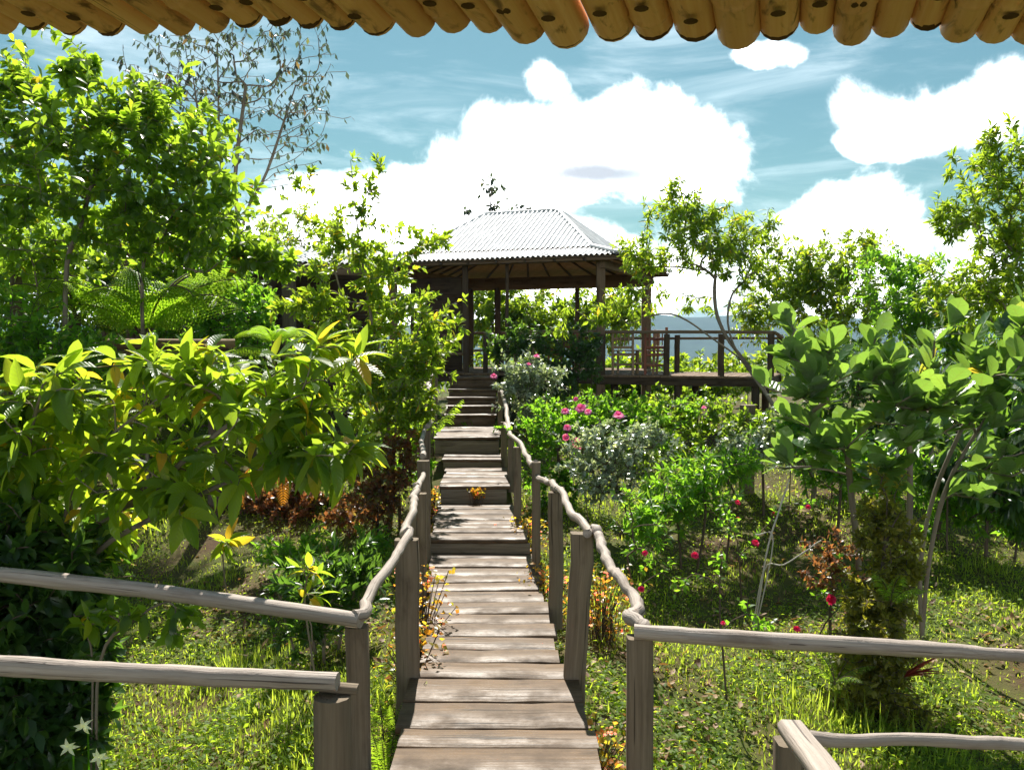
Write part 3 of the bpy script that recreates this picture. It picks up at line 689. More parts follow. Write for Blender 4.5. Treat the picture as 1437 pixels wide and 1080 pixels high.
# ------------------------------------------------------------------ vegetation tools
SHAPES = {'ell': lambda u: np.sin(np.pi * np.clip(u, 0, 1) ** .85) ** .8, 'lance': lambda u: np.sin(np.pi * np.clip(u, 0, 1) ** .75) ** 1.1,
          'obov': lambda u: np.sin(np.pi * np.clip(u, 0, 1) ** 1.5) ** .62, 'round': lambda u: np.sin(np.pi * np.clip(u, 0, 1)) ** .55}
def leaves(mb, pos, d, nor, L, Wd, rnd, nseg=3, fold=.22, droop=.5, shape='ell'):
    n = len(pos); d = nrm(d); nor = nrm(nor - d * np.sum(nor * d, 1, keepdims=True)); sd_ = np.cross(d, nor)
    L = np.broadcast_to(L, (n,)); Wd = np.broadcast_to(Wd, (n,)); droop = np.broadcast_to(droop, (n,))
    if nseg <= 1:
        us, vs = np.array([0, .45, .45, 1.]), np.array([0, -1, 1, 0.]); w = np.array([0, 1, 1, 0.])
        q = np.array([[0, 2, 3, 1]])
    else:
        us = np.repeat(np.linspace(0, 1, nseg + 1), 3); vs = np.tile([-1, 0, 1.], nseg + 1); w = SHAPES[shape](us); w[:3] = .06; w[-3:] = .03
        q = np.array([[3*i+j, 3*i+j+1, 3*i+j+4, 3*i+j+3] for i in range(nseg) for j in (0, 1)])
    th = droop[:, None] * us[None]
    ax = L[:, None] * us * (1 - th ** 2 / 6); az = -L[:, None] * us * th / 2
    ac = Wd[:, None] * .5 * w * vs; fz = np.abs(ac) * fold
    V = pos[:, None] + d[:, None] * ax[..., None] + nor[:, None] * (az + fz)[..., None] + sd_[:, None] * ac[..., None]
    lc = np.stack([np.broadcast_to(us, (n, len(us))), np.broadcast_to(vs, (n, len(us))), np.zeros((n, len(us)))], -1)
    k = len(us)
    mb.add(V.reshape(-1, 3), (q[None] + (np.arange(n) * k)[:, None, None]).reshape(-1, 4), np.repeat(rnd, k), lc.reshape(-1, 3))

def grow(trunks, tips, rt=.004, seg=5, arch=.12, upw=.35, wig=.05, rcap=.2, p=2.4):
    """connect crown tips to the trunks; returns list of (points, radii) paths"""
    pts, par, kids = [], [], []
    paths = []
    for tr in trunks:
        P = spline(tr, 5); i0 = len(pts); ids = []
        for k, q in enumerate(P): pts.append(q); par.append(i0 + k - 1 if k else -1); ids.append(i0 + k)
        paths.append(ids)
    base = np.mean([t[0] for t in trunks], 0)
    tips = tips[np.argsort(np.linalg.norm(tips - np.mean([t[-1] for t in trunks], 0), axis=1))]
    ntr = len(paths)
    for t in tips:
        A = np.array(pts); dv = t - A; ds = np.linalg.norm(dv, axis=1)
        cost = ds + upw * np.maximum(0, A[:, 2] - t[2] + .1 * ds) * 2 + .15 * np.linalg.norm(A - base, axis=1)
        s = int(np.argmin(cost)); P0 = A[s]; D = t - P0; dl = np.linalg.norm(D)
        k = max(2, min(seg, int(dl / .12) + 1)); ids = [s]
        pdv = nrm(P0 - A[par[s]]) if par[s] >= 0 else np.array([0, 0, 1.])
        c = P0 + D * .45 + pdv * dl * .16 + np.array([0, 0, arch * dl])
        for q in range(1, k + 1):
            u = q / k; X = (1-u)**2 * P0 + 2*u*(1-u) * c + u*u * t
            if q < k: X = X + RNG.normal(0, wig * dl / k, 3)
            par.append(ids[-1]); pts.append(X); ids.append(len(pts) - 1)
        paths.append(ids)
    rad = np.zeros(len(pts)); ch = np.zeros(len(pts))
    for i in range(len(pts) - 1, -1, -1):
        r = max(ch[i], rt ** p) ; rad[i] = r ** (1 / p)
        if par[i] >= 0: ch[par[i]] += r
    rad = np.minimum(rad, rcap); P = np.array(pts)
    out = []
    for n_, ids in enumerate(paths):
        r = rad[ids].copy()
        if n_ >= ntr: r[0] = min(r[0], r[1] * 1.15)
        out.append((P[ids], r))
    return out, ntr

DEN = 1.5
def crown_tips(ells):
    T = []
    for (px, py, D, rx, ry, rd, n) in ells:
        c = W(px, py, D); v = nrm(RNG.normal(size=(n, 3))); n = n if n <= 9 else int(n * DEN); v = nrm(RNG.normal(size=(n, 3))); r = np.clip(np.abs(RNG.normal(.68, .30, n)), 0, 1.45)
        T.append(c + v * r[:, None] * np.array([rx * D / F, rd, ry * D / F]))
    T = np.concatenate(T); g = gz(T[:, 0], T[:, 1]) + .06
    T[:, 2] = np.maximum(T[:, 2], g); return T

def twig_leaves(mb, paths, sp):
    """sp: n leaves per twig, len of leafy end, L, W, up/out/grav mix, jitter, shape..."""
    pos, d, nor = [], [], []
    for P, r in paths:
        seg = np.linalg.norm(np.diff(P, axis=0), axis=1); cum = np.concatenate([[0], np.cumsum(seg)]); tot = cum[-1]
        n = max(2, int(sp['n'] * (1.3 if sp['n'] > 8 else 1) * RNG.uniform(.7, 1.3))); ll = min(tot, sp['len'])
        s = tot - ll * RNG.uniform(0, 1, n) ** sp.get('pow', 1.0); s[0] = tot
        Q = np.column_stack([np.interp(s, cum, P[:, k]) for k in range(3)])
        i = np.clip(np.searchsorted(cum, s) - 1, 0, len(seg) - 1); T = nrm(np.diff(P, axis=0)[i])
        az = np.arange(n) * 2.4 + RNG.uniform(0, 6.28)
        e1 = nrm(np.cross(T, np.array([.13, .21, 1.]))); e2 = np.cross(T, e1)
        rad = e1 * np.cos(az)[:, None] + e2 * np.sin(az)[:, None]
        pos.append(Q); d.append(T * sp.get('fwd', .5) + rad * sp.get('out', .9) + np.array([0, 0, sp.get('grav', -.1)]) + RNG.normal(0, .18, (n, 3)))
        nor.append(np.array([0, 0, 1.]) + T * .25 + RNG.normal(0, sp.get('jit', .6), (n, 3)))
    pos, d, nor = map(np.concatenate, (pos, d, nor)); n = len(pos)
    keep = pos[:, 2] > gz(pos[:, 0], pos[:, 1]) + .02
    pos, d, nor = pos[keep], d[keep], nor[keep]; n = len(pos)
    L = sp['L'] * RNG.uniform(.6, 1.2, n); rnd = np.clip(RNG.beta(2, 2.2, n) * .93 + .07 * (RNG.random(n) < .05) + RNG.normal(0, .05, n), 0, 1)
    rnd = np.where(RNG.random(n) < sp.get('old', .02), RNG.uniform(.93, 1, n), rnd)
    leaves(mb, pos, d, nor, L, L * sp['W'] * RNG.uniform(.8, 1.15, n), rnd, sp.get('seg', 2), sp.get('fold', .25), RNG.uniform(.1, 1, n) * sp.get('droop', .8), sp.get('shape', 'ell'))

def flower_mesh(mb, c, r, facing=(0, -.5, .6), petals=11):
    f = nrm(np.array(facing) + RNG.normal(0, .25, 3)); e1 = nrm(np.cross(f, [.3, .1, 1.])); e2 = np.cross(f, e1)
    for ring, (np_, tilt, sc) in enumerate(((petals, .25, 1.0), (petals - 3, .8, .75), (5, 1.6, .5))):
        a = np.arange(np_) / np_ * 6.283 + ring * .4 + RNG.normal(0, .1, np_)
        d = e1 * np.cos(a)[:, None] + e2 * np.sin(a)[:, None] + f * tilt
        leaves(mb, np.repeat(np.array(c)[None], np_, 0) + f * .1 * r * ring, d, np.repeat(f[None], np_, 0) - d * .2, r * sc * RNG.uniform(.85, 1.1, np_), r * sc * .95, RNG.random(np_), 3, .3, .5 - ring * .5, 'round')

def ground_pt(px, D, dz=0.0):
    x = (px - CXP) / F * D * 1.0; return np.array([x, D, float(gz(x, D)) + dz])

def plant(name, label, cat, base, trunks, ells, sp, mat, bark='bark', group=None, rt=.004, parts=('trunk', 'crown'), flowers=None, fmat='pink', tips=None, trunk_leaves=False, **gk):
    """base: (px, D). trunks: lists of (px, py, D) after the base point"""
    b = ground_pt(*base, -.08); t = thing(name, b + (0, 0, .08), label, cat, group)
    TR = []
    for tr in trunks:
        P = [b + np.array([RNG.normal(0, .03), RNG.normal(0, .03), 0])] if tr and len(tr[0]) == 3 else [ground_pt(*tr[0], -.08)]
        P += [W(*q) for q in tr if len(q) == 3]; TR.append(P)
    T = crown_tips(ells) if tips is None else tips
    paths, ntr = grow(TR, T, rt, **gk)
    m1 = MB()
    for k, (P, r) in enumerate(paths): tube(m1, P, r, 8 if k < ntr else (6 if r[0] > .012 else 4), rnd=.4, cap=False, knob=.05 if k < ntr else 0)
    m1.build(parts[0], M[bark], t)
    m2 = MB(); twig_leaves(m2, paths if trunk_leaves else paths[ntr:], sp); m2.build(parts[1], L_[mat], t)
    if flowers:
        for (px, py, D, rpx) in flowers:
            m3 = MB(); flower_mesh(m3, W(px, py, D), rpx * .72 * D / F); m3.build('flower', L_[fmat], t)
    return t
ST = ('stems', 'foliage')

# ------------------------------------------------------------------ trees and shrubs, left of the path
S = dict
plant('broadleaf_tree', 'large broad-leaved tree with two bare trunks above the tree ferns', 'tree', (92, 11.6),
      [[(92, 400, 11.6), (112, 320, 11.6), (140, 220, 11.7)], [(60, 11.9), (52, 400, 11.9), (28, 330, 11.9), (40, 220, 11.8)], [(205, 12.0), (200, 380, 12), (232, 330, 12.2), (260, 240, 12.2)]],
      [(90, 200, 11.5, 145, 112, 1.6, 90), (20, 260, 11.5, 110, 120, 1.3, 66), (235, 230, 12, 98, 98, 1.1, 62), (225, 165, 12, 80, 50, .8, 30), (290, 330, 12.4, 80, 55, .8, 60),
       (150, 185, 11.7, 75, 80, .8, 40), (285, 250, 12, 60, 70, .8, 40), (375, 362, 12.4, 50, 26, .4, 44), (110, 100, 11.5, 40, 30, .4, 16), (20, 130, 11.5, 60, 45, .6, 26), (160, 310, 11.9, 130, 60, 1.1, 70), (60, 360, 12.4, 90, 50, .8, 40), (200, 130, 12, 40, 30, .4, 12)],
      S(n=11, len=.55, L=.165, W=.5, seg=3, fwd=.5, out=.9, grav=.0, droop=.9, old=.03, shape='obov', jit=.7), 'broad', rcap=.085, rt=.0035)
plant('sparse_tree', 'tall thin tree of upright bare twigs with few drooping leaves against the sky', 'tree', (335, 21),
      [[(335, 330, 21), (330, 250, 21), (345, 120, 21)], [(330, 330, 21), (290, 220, 21), (268, 90, 21)], [(340, 320, 21), (375, 240, 21), (415, 120, 21)], [(332, 340, 21), (310, 230, 21), (305, 60, 21)]],
      [(320, 140, 21, 150, 110, 1.6, 190), (425, 150, 21, 50, 100, 1.2, 80), (240, 110, 21, 80, 60, 1, 60), (330, 55, 21, 140, 22, 1, 60)],
      S(n=2, len=.4, L=.18, W=.5, seg=2, fwd=.3, out=.5, grav=-.9, droop=.4, old=.08), 'purple', rcap=.06, rt=.0065, upw=1.6, arch=-.12, wig=.03)
plant('twiggy_tree', 'slender yellow-green tree beside the stair, its bare tip shoots against the sky', 'tree', (548, 11.3),
      [[(545, 600, 11.3), (520, 440, 11.2), (503, 330, 11.1), (492, 225, 11)], [(535, 600, 11.3), (470, 380, 11.2), (472, 300, 11), (425, 242, 11)], [(560, 560, 11.3), (600, 440, 11.3), (640, 455, 11.2)]],
      [(505, 270, 11, 38, 52, .3, 16), (478, 345, 11.1, 70, 55, .5, 36), (595, 335, 11.1, 48, 18, .4, 14), (440, 420, 11.1, 60, 40, .5, 40), (470, 470, 11.2, 50, 40, .5, 36), (600, 470, 11.2, 55, 75, .6, 62), (545, 560, 11.2, 72, 85, .6, 95), (545, 440, 11.2, 65, 60, .6, 48), (540, 370, 11.2, 55, 30, .5, 22), (430, 250, 11, 26, 22, .2, 6), (540, 520, 11.0, 80, 70, .6, 50), (585, 590, 11.2, 32, 35, .4, 24)],
      S(n=13, len=.42, L=.115, W=.42, seg=2, fwd=.6, out=.75, grav=.08, droop=.7, old=.04), 'yellowgreen', rcap=.045, rt=.003)
guava = S(n=8, len=.5, L=.235, W=.34, seg=5, fwd=.55, out=.85, grav=-.22, droop=1.3, pow=1.3, fold=.3, old=.06, jit=.3)
plant('veined_leaf_shrub', 'big foreground shrub with large veined yellow-green leaves behind the pole rail', 'shrub', (72, 5.7),
      [[(88, 760, 5.7), (130, 640, 5.6), (220, 560, 5.6)], [(60, 780, 5.7), (40, 640, 5.5), (60, 540, 5.4)], [(95, 800, 5.7), (220, 680, 5.6), (330, 590, 5.7), (440, 530, 5.8)], [(100, 820, 5.7), (270, 700, 5.5), (420, 640, 5.5)], [(80,800,5.7),(140,640,5.9),(250,545,6.0),(330,500,6.1)]],
      [(90, 560, 5.6, 130, 80, .5, 28), (330, 540, 5.7, 130, 55, .5, 20), (425, 635, 5.5, 70, 28, .4, 13), (50, 670, 5.7, 110, 75, .4, 22), (0, 600, 5.6, 50, 80, .4, 14), (215, 650, 5.6, 110, 60, .5, 16), (445, 500, 5.8, 75, 28, .3, 9), (490, 640, 5.4, 20, 22, .2, 5), (70, 755, 6.0, 120, 50, .4, 18), (150, 745, 5.8, 80, 30, .3, 9), (290, 660, 5.5, 90, 40, .4, 9), (250, 700, 5.4, 60, 28, .4, 7), (220, 505, 5.7, 100, 28, .4, 12), (400,570,5.6,80,35,.4,12)],
      guava, 'guava', group=None, rcap=.035, rt=.0045, arch=.05)
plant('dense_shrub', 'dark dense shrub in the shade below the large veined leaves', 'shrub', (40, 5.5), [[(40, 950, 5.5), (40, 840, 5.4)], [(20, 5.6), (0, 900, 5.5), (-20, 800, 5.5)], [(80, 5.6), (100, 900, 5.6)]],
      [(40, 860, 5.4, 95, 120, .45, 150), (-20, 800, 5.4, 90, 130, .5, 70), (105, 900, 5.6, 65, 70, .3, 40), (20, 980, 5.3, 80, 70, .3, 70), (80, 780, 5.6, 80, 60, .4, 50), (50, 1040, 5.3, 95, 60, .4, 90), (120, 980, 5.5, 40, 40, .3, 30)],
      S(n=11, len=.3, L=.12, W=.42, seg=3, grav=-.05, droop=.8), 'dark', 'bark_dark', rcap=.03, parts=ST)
plant('leaning_spray', 'thin leaning shoot with a tuft of hanging leaves between the two pole rails', 'shrub', (118, 5.3), [[(140, 930, 5.2), (200, 862, 5.0), (245, 840, 4.9)], [(130, 940, 5.2), (120, 880, 5.0)]],
      [(255, 868, 4.9, 22, 26, .1, 6), (180, 850, 5, 40, 20, .2, 5), (120, 870, 5, 30, 30, .2, 6)], S(n=6, len=.15, L=.13, W=.42, seg=4, grav=-.5, droop=.9), 'broad', rcap=.012, parts=ST, arch=.0)
plant('red_leaf_shrub', 'low reddish shrub under the tip of the large veined-leaf shrub', 'shrub', (400, 11.6), [[(400, 730, 11.6)], [(360, 11.6), (360, 720, 11.6)], [(440, 11.6), (440, 720, 11.6)]],
      [(400, 700, 11.5, 75, 42, .55, 110), (350, 700, 11.6, 40, 40, .4, 30)], S(n=14, len=.3, L=.07, W=.62, seg=2, droop=.5), 'red', 'bark_dark', rcap=.02, parts=ST)
plant('red_leaf_shrub', 'reddish-green shrub crowding the path handrail below the twiggy tree', 'shrub', (535, 10.8), [[(530, 720, 10.8)], [(560, 10.8), (560, 690, 10.7)]],
      [(530, 690, 10.6, 55, 52, .5, 90), (560, 640, 10.7, 40, 40, .4, 40), (490, 720, 10.9, 50, 30, .4, 40)], S(n=12, len=.3, L=.075, W=.6, seg=2, droop=.5, old=.2), 'red', 'bark_dark', rcap=.02, parts=ST)
plant('small_leaf_shrub', 'dark green bush filling the gap behind the reddish shrubs', 'shrub', (500, 12.2), [[(500, 640, 12.2)], [(440, 12.4), (440, 640, 12.3)]],
      [(500, 640, 12.2, 70, 50, .5, 60), (430, 650, 12.3, 60, 40, .5, 40), (590, 640, 11.6, 24, 50, .3, 24)], S(n=12, len=.35, L=.09, W=.5, seg=2), 'fresh', 'bark_dark', rcap=.02, parts=ST)
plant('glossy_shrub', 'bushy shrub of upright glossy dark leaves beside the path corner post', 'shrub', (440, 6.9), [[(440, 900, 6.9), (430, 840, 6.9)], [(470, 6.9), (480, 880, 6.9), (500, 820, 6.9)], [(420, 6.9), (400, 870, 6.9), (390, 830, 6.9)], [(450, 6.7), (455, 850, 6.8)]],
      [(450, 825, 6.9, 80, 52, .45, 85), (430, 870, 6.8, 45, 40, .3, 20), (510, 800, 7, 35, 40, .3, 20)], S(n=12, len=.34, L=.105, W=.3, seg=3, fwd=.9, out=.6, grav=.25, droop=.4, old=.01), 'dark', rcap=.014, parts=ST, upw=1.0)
plant('glossy_shrub', 'low fresh green bush in the grass at the foot of the reddish shrub', 'shrub', (400, 9.2), [[(400, 790, 9.2)], [(480, 9.2), (480, 780, 9.2)], [(440,9),(440,790,9)]],
      [(430, 775, 9.2, 85, 26, .5, 60), (520, 765, 9.4, 35, 30, .3, 20)], S(n=11, len=.25, L=.10, W=.3, seg=2, fwd=.9, out=.6, grav=.3), 'fresh', rcap=.014, parts=ST)
plant('yellow_tip_shrub', 'thin sapling with yellow tip leaves behind the smooth pole rail', 'shrub', (430, 6.1), [[(428, 850, 6.1), (432, 805, 6.0)], [(430, 860, 6.1), (330, 850, 6.0), (310, 760, 6)]],
      [(435, 795, 6.0, 18, 10, .1, 3), (310, 765, 6, 22, 25, .1, 3), (445, 835, 6, 14, 10, .1, 2)], S(n=6, len=.14, L=.16, W=.36, seg=4, droop=.9, old=.35), 'guava', rcap=.01, parts=ST)
# backdrop behind the ferns
plant('shade_bush', 'shadowy bush on the bank behind the first tree fern', 'shrub', (40, 15), [[(30, 420, 15), (30, 360, 15)], [(120, 15.5), (130, 420, 15.5)], [(-40, 15), (-50, 380, 15)]],
      [(30, 430, 15, 100, 70, .8, 120), (160, 440, 15.5, 90, 50, .8, 80), (-40, 370, 15, 60, 80, .8, 50), (60, 360, 16, 90, 60, .8, 60)], S(n=13, len=.5, L=.15, W=.45, seg=2, grav=-.1), 'broad', 'bark_dark', rcap=.05, parts=ST)
plant('shade_bush', 'green bush under the arching fern fronds beside the dark doorway', 'shrub', (300, 15), [[(300, 450, 15), (310, 400, 15)], [(350, 14.6), (365, 440, 14.6)], [(250, 15), (240, 440, 15)]],
      [(300, 450, 15, 80, 60, .7, 90), (360, 450, 14.6, 35, 70, .5, 60), (230, 460, 15, 60, 45, .6, 50), (320, 380, 15.4, 60, 50, .6, 50)], S(n=13, len=.45, L=.12, W=.5, seg=2), 'fresh', 'bark_dark', rcap=.04, parts=ST)
plant('shade_bush', 'mixed bush between the ferns and the twiggy tree', 'shrub', (430, 13.2), [[(430, 560, 13.2), (440, 510, 13.2)], [(360, 13), (350, 560, 13)]],
      [(430, 540, 13.2, 70, 55, .6, 80), (340, 560, 13, 60, 60, .6, 60), (250, 580, 12.6, 80, 60, .6, 60), (120, 580, 12, 120, 60, .6, 70), (500,560,13,40,60,.5,40)], S(n=12, len=.4, L=.10, W=.48, seg=2), 'broad', 'bark_dark', rcap=.03, parts=ST)
plant('feathery_tree', 'pale feathery tree rising behind the white metal side roof', 'tree', (430, 23), [[(430, 380, 23), (420, 330, 23)], [(470, 23), (470, 350, 23)]],
      [(420, 310, 23, 55, 40, 1, 60), (470, 330, 23, 40, 35, 1, 40), (380, 330, 23, 40, 35, .8, 40), (520, 345, 23.5, 40, 20, .8, 24)], S(n=11, len=.6, L=.12, W=.4, seg=1), 'yellowgreen', rcap=.06)
plant('roof_top_tree', 'thin dark-leaved treetop poking above the pavilion roof ridge', 'tree', (690, 27), [[(690, 360, 27), (688, 300, 27), (690, 262, 27)], [(690, 340, 27), (655, 300, 27)], [(692, 340, 27), (738, 292, 27)]],
      [(688, 262, 27, 18, 16, .3, 9), (708, 270, 27, 8, 8, .2, 2), (655, 295, 27, 8, 6, .2, 3), (690, 292, 27, 22, 6, .3, 5), (738, 290, 27, 10, 5, .2, 4)], S(n=7, len=.4, L=.2, W=.6, seg=2, grav=-.4), 'purple', rcap=.06, rt=.008)

plant('shade_bush', 'leafy bush in front of the small gabled shed', 'shrub', (225, 16.6), [[(225, 440, 16.6), (220, 380, 16.6)], [(290, 16.4), (300, 400, 16.4)], [(160, 16.6), (150, 400, 16.6)]],
      [(220, 385, 16.6, 100, 60, .8, 150), (310, 390, 16.4, 60, 50, .6, 70), (120, 390, 16.6, 80, 50, .7, 80)], S(n=13, len=.5, L=.15, W=.45, seg=2, grav=-.1), 'broad', 'bark_dark', rcap=.05, parts=ST)
plant('shade_bush', 'bright green undergrowth on the bank at the picture edge', 'shrub', (20, 10.5), [[(20, 520, 10.5), (20, 470, 10.5)], [(100, 10.8), (100, 520, 10.8)]],
      [(20, 480, 10.5, 80, 60, .6, 90), (110, 500, 10.8, 80, 50, .6, 80), (-30, 420, 10.8, 60, 80, .6, 60)], S(n=13, len=.4, L=.11, W=.48, seg=2), 'fresh', 'bark_dark', rcap=.03, parts=ST)
# ------------------------------------------------------------------ right of the path
plant('rose_bush', 'bright green bush with pink roses beside the path handrail', 'rose bush', (800, 11.4), [[(790, 680, 11.4), (780, 620, 11.3)], [(840, 11.2), (850, 640, 11.2)], [(750, 11.4), (750, 640, 11.4)]],
      [(800, 590, 11.6, 78, 36, .6, 110), (760, 620, 11.5, 40, 50, .5, 70), (860, 570, 11.9, 60, 22, .5, 50), (790, 670, 11.2, 60, 50, .5, 80), (900, 600, 11.6, 60, 40, .5, 60), (960, 575, 12.4, 30, 22, .4, 16)], S(n=13, len=.26, L=.075, W=.5, seg=2, fwd=.8, out=.7, grav=.2), 'fresh', 'bark_dark', rcap=.02, parts=ST,
      flowers=[(793, 577, 11, 9), (815, 573, 11, 12), (825, 578, 11, 9), (868, 583, 10.9, 12), (796, 600, 10.9, 9), (810, 622, 10.7, 13), (794, 613, 10.8, 8), (808, 560, 11, 6)])
plant('sheen_tinted_bush', 'bush of small shiny leaves with painted pale sheen in front of the pink roses', 'shrub', (870, 10.2), [[(880, 720, 10.2), (850, 660, 10.2)], [(900, 10.1), (910, 700, 10.1)], [(830, 10.3), (820, 690, 10.3)]],
      [(865, 625, 10.2, 72, 36, .5, 100), (850, 670, 10.1, 60, 40, .4, 60), (915, 610, 10.6, 30, 22, .3, 22), (820, 640, 10.4, 26, 30, .3, 18)], S(n=12, len=.3, L=.07, W=.6, seg=2, grav=-.15, droop=.5, jit=.2), 'sheen_tint', 'bark_dark', rcap=.018, parts=ST)
plant('sheen_tinted_bush', 'bush with painted white leaf sheen and pink blossoms beside the top of the stair', 'shrub', (735, 14.0), [[(738, 590, 14), (740, 540, 14)], [(770, 14.1), (775, 560, 14.1)], [(715, 13.9), (712, 560, 13.9)]],
      [(735, 525, 13.9, 44, 34, .45, 90), (775, 525, 14.2, 30, 22, .4, 30), (745, 570, 14, 40, 40, .4, 40), (720, 545, 13.8, 26, 20, .3, 26)], S(n=13, len=.3, L=.08, W=.55, seg=2, jit=.2, droop=.5), 'sheen_tint', 'bark_dark', rcap=.018, parts=ST,
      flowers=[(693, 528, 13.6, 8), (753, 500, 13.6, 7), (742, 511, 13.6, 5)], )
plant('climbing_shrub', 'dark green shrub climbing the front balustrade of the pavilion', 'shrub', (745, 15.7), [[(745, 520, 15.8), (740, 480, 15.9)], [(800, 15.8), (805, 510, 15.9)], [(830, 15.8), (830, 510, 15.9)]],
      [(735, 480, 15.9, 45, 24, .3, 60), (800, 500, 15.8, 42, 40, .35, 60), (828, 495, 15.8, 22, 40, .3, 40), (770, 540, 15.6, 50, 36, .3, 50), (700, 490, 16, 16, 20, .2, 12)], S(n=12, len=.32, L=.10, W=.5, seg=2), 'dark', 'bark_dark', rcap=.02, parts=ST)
plant('small_leaf_shrub', 'greyish-green shrub in front of the deck edge', 'shrub', (970, 12.8), [[(970, 620, 12.8)], [(930, 13.2), (930, 600, 13.2)], [(1010, 12.6), (1010, 620, 12.6)]],
      [(960, 590, 12.8, 50, 40, .5, 70), (1000, 580, 13, 50, 34, .5, 50), (920, 575, 13.4, 40, 26, .4, 40), (960, 640, 12.0, 70, 40, .5, 80), (1060, 600, 12.4, 60, 40, .5, 70)], S(n=12, len=.28, L=.08, W=.55, seg=2), 'broad', 'bark_dark', rcap=.02, parts=ST, flowers=[(988, 572, 12.2, 6)])
plant('sheen_tinted_bush', 'loose shiny-leaved bush below the bent tree trunk', 'shrub', (1080, 11.5), [[(1070, 660, 11.5), (1060, 620, 11.5)], [(1110, 11.6), (1110, 640, 11.6)]],
      [(1070, 620, 11.5, 50, 28, .5, 44), (1110, 600, 11.8, 40, 30, .4, 30), (1030, 630, 11.4, 40, 24, .4, 24)], S(n=11, len=.3, L=.08, W=.58, seg=2, jit=.2), 'sheen_tint', 'bark_dark', rcap=.018, parts=ST)
plant('lance_leaf_shrub', 'fresh green shrub with narrow leaves standing between the roses and the grass slope', 'shrub', (985, 9.6), [[(990, 720, 9.6), (980, 670, 9.6)], [(1020, 9.8), (1030, 690, 9.8)], [(960, 9.5), (950, 710, 9.5)]],
      [(985, 680, 9.6, 60, 55, .4, 60), (1035, 650, 9.9, 50, 35, .4, 36), (935, 700, 9.4, 50, 50, .4, 50), (900, 740, 8.8, 40, 40, .4, 30)], S(n=11, len=.3, L=.12, W=.26, seg=2, grav=-.2, droop=.9), 'fresh', 'bark_dark', rcap=.014, parts=ST)
# sparse rose canes with red blooms in the grass
canes = [((905, 7.4), [(880, 720, 7.2), (900, 775, 7.2), (930, 730, 7.2), (950, 800, 7.4), (880, 690, 7.4)], [(905, 776, 7.0, 7), (900, 826, 6.9, 7), (975, 779, 7.3, 9)], 'thin dark rose canes close to the crooked handrail'),
         ((1015, 6.6), [(1010, 800, 6.6), (1050, 850, 6.6), (960, 820, 6.6), (1020, 740, 6.7), (1070, 880, 6.6)], [(1015, 874, 6.4, 6), (1118, 882, 6.5, 8)], 'low rose plant just beyond the straight pole rail, tall bare cane in the middle'),
         ((1045, 8.6), [(1035, 700, 8.6), (1060, 755, 8.6), (1090, 720, 8.6), (1010, 720, 8.7), (1140, 706, 9)], [(1035, 705, 8.5, 7), (1060, 762, 8.4, 10), (1087, 721, 8.6, 7), (1134, 711, 8.8, 6), (1036, 728, 8.6, 5)], 'rose plant with several red blooms on the sunny slope'),
         ((1165, 7.6), [(1150, 830, 7.5), (1180, 840, 7.5), (1165, 800, 7.6)], [(1166, 841, 7.3, 12)], 'rose with one large magenta bloom at the foot of the reddish bush')]
for b, tp, fl, lab in canes:
    plant('rose_plant', lab, 'rose', b, [[(tp[0][0], tp[0][1] + 60, b[1])]], [(x, y, D, 22, 22, .2, 5) for x, y, D in tp], S(n=7, len=.3, L=.06, W=.55, seg=2), 'fresh', 'bark_dark', group='rose plants with red blooms in the grass', rt=.003, rcap=.01, parts=ST, flowers=fl, fmat='crimson', arch=.0)
plant('bare_branch', 'pale bare forked branch sticking up from the grass', 'branch', (1062, 7.9), [[(1075, 780, 7.9), (1092, 720, 7.9), (1108, 672, 7.9)], [(1072, 800, 7.9), (1100, 792, 7.8), (1135, 770, 7.8)], [(1085, 760, 7.9), (1060, 750, 7.9)]], [(1100, 690, 7.9, 5, 5, .05, 1), (1150, 762, 7.8, 4, 4, .05, 1)],
      S(n=1, len=.02, L=.03, W=.3), 'litter', 'twig_pale', rt=.006, rcap=.02, parts=('branch', 'leaf_remnant'))
# paddle-leaved trees
pad = S(n=8, len=.55, L=.26, W=.56, seg=6, fwd=1.0, out=.75, grav=.6, droop=.35, shape='obov', fold=.2, pow=1.1, old=.012, jit=.3)
plant('paddle_leaf_tree', 'paddle-leaved small tree with a thin pale trunk, first of its kind from the deck', 'tree', (1200, 7.9), [[(1205, 800, 7.9), (1195, 700, 7.9), (1188, 620, 7.8)]],
      [(1130, 530, 7.7, 62, 95, .5, 13), (1180, 600, 7.8, 80, 70, .5, 9), (1130, 650, 7.8, 50, 30, .3, 5), (1100, 455, 7.7, 16, 16, .2, 3)], pad, 'paddle', group='paddle-leaved trees', rcap=.03, rt=.008, arch=-.05, upw=.8, seg=6)
plant('paddle_leaf_tree', 'straight-trunked paddle-leaved tree with one orange leaf, middle of the three', 'tree', (1276, 7.5), [[(1274, 780, 7.5), (1277, 660, 7.5), (1272, 560, 7.4)]],
      [(1260, 530, 7.4, 85, 85, .6, 15), (1290, 610, 7.4, 95, 60, .5, 9), (1240, 660, 7.4, 60, 26, .4, 5)], pad, 'paddle', group='paddle-leaved trees', rcap=.03, rt=.008, arch=-.05, upw=.8, seg=6)
plant('paddle_leaf_tree', 'paddle-leaved tree on a leaning twin trunk nearest the small-leaved overhanging tree', 'tree', (1300, 8.1), [[(1305, 780, 8.1), (1330, 680, 8.0), (1380, 590, 7.9)], [(1292, 790, 8.1), (1312, 690, 8.2), (1350, 600, 8.2)]],
      [(1400, 515, 7.8, 90, 95, .6, 16), (1420, 590, 7.8, 80, 60, .5, 9), (1380, 660, 7.8, 60, 30, .4, 5)], pad, 'paddle', group='paddle-leaved trees', rcap=.033, rt=.008, arch=-.05, upw=.8, seg=6)
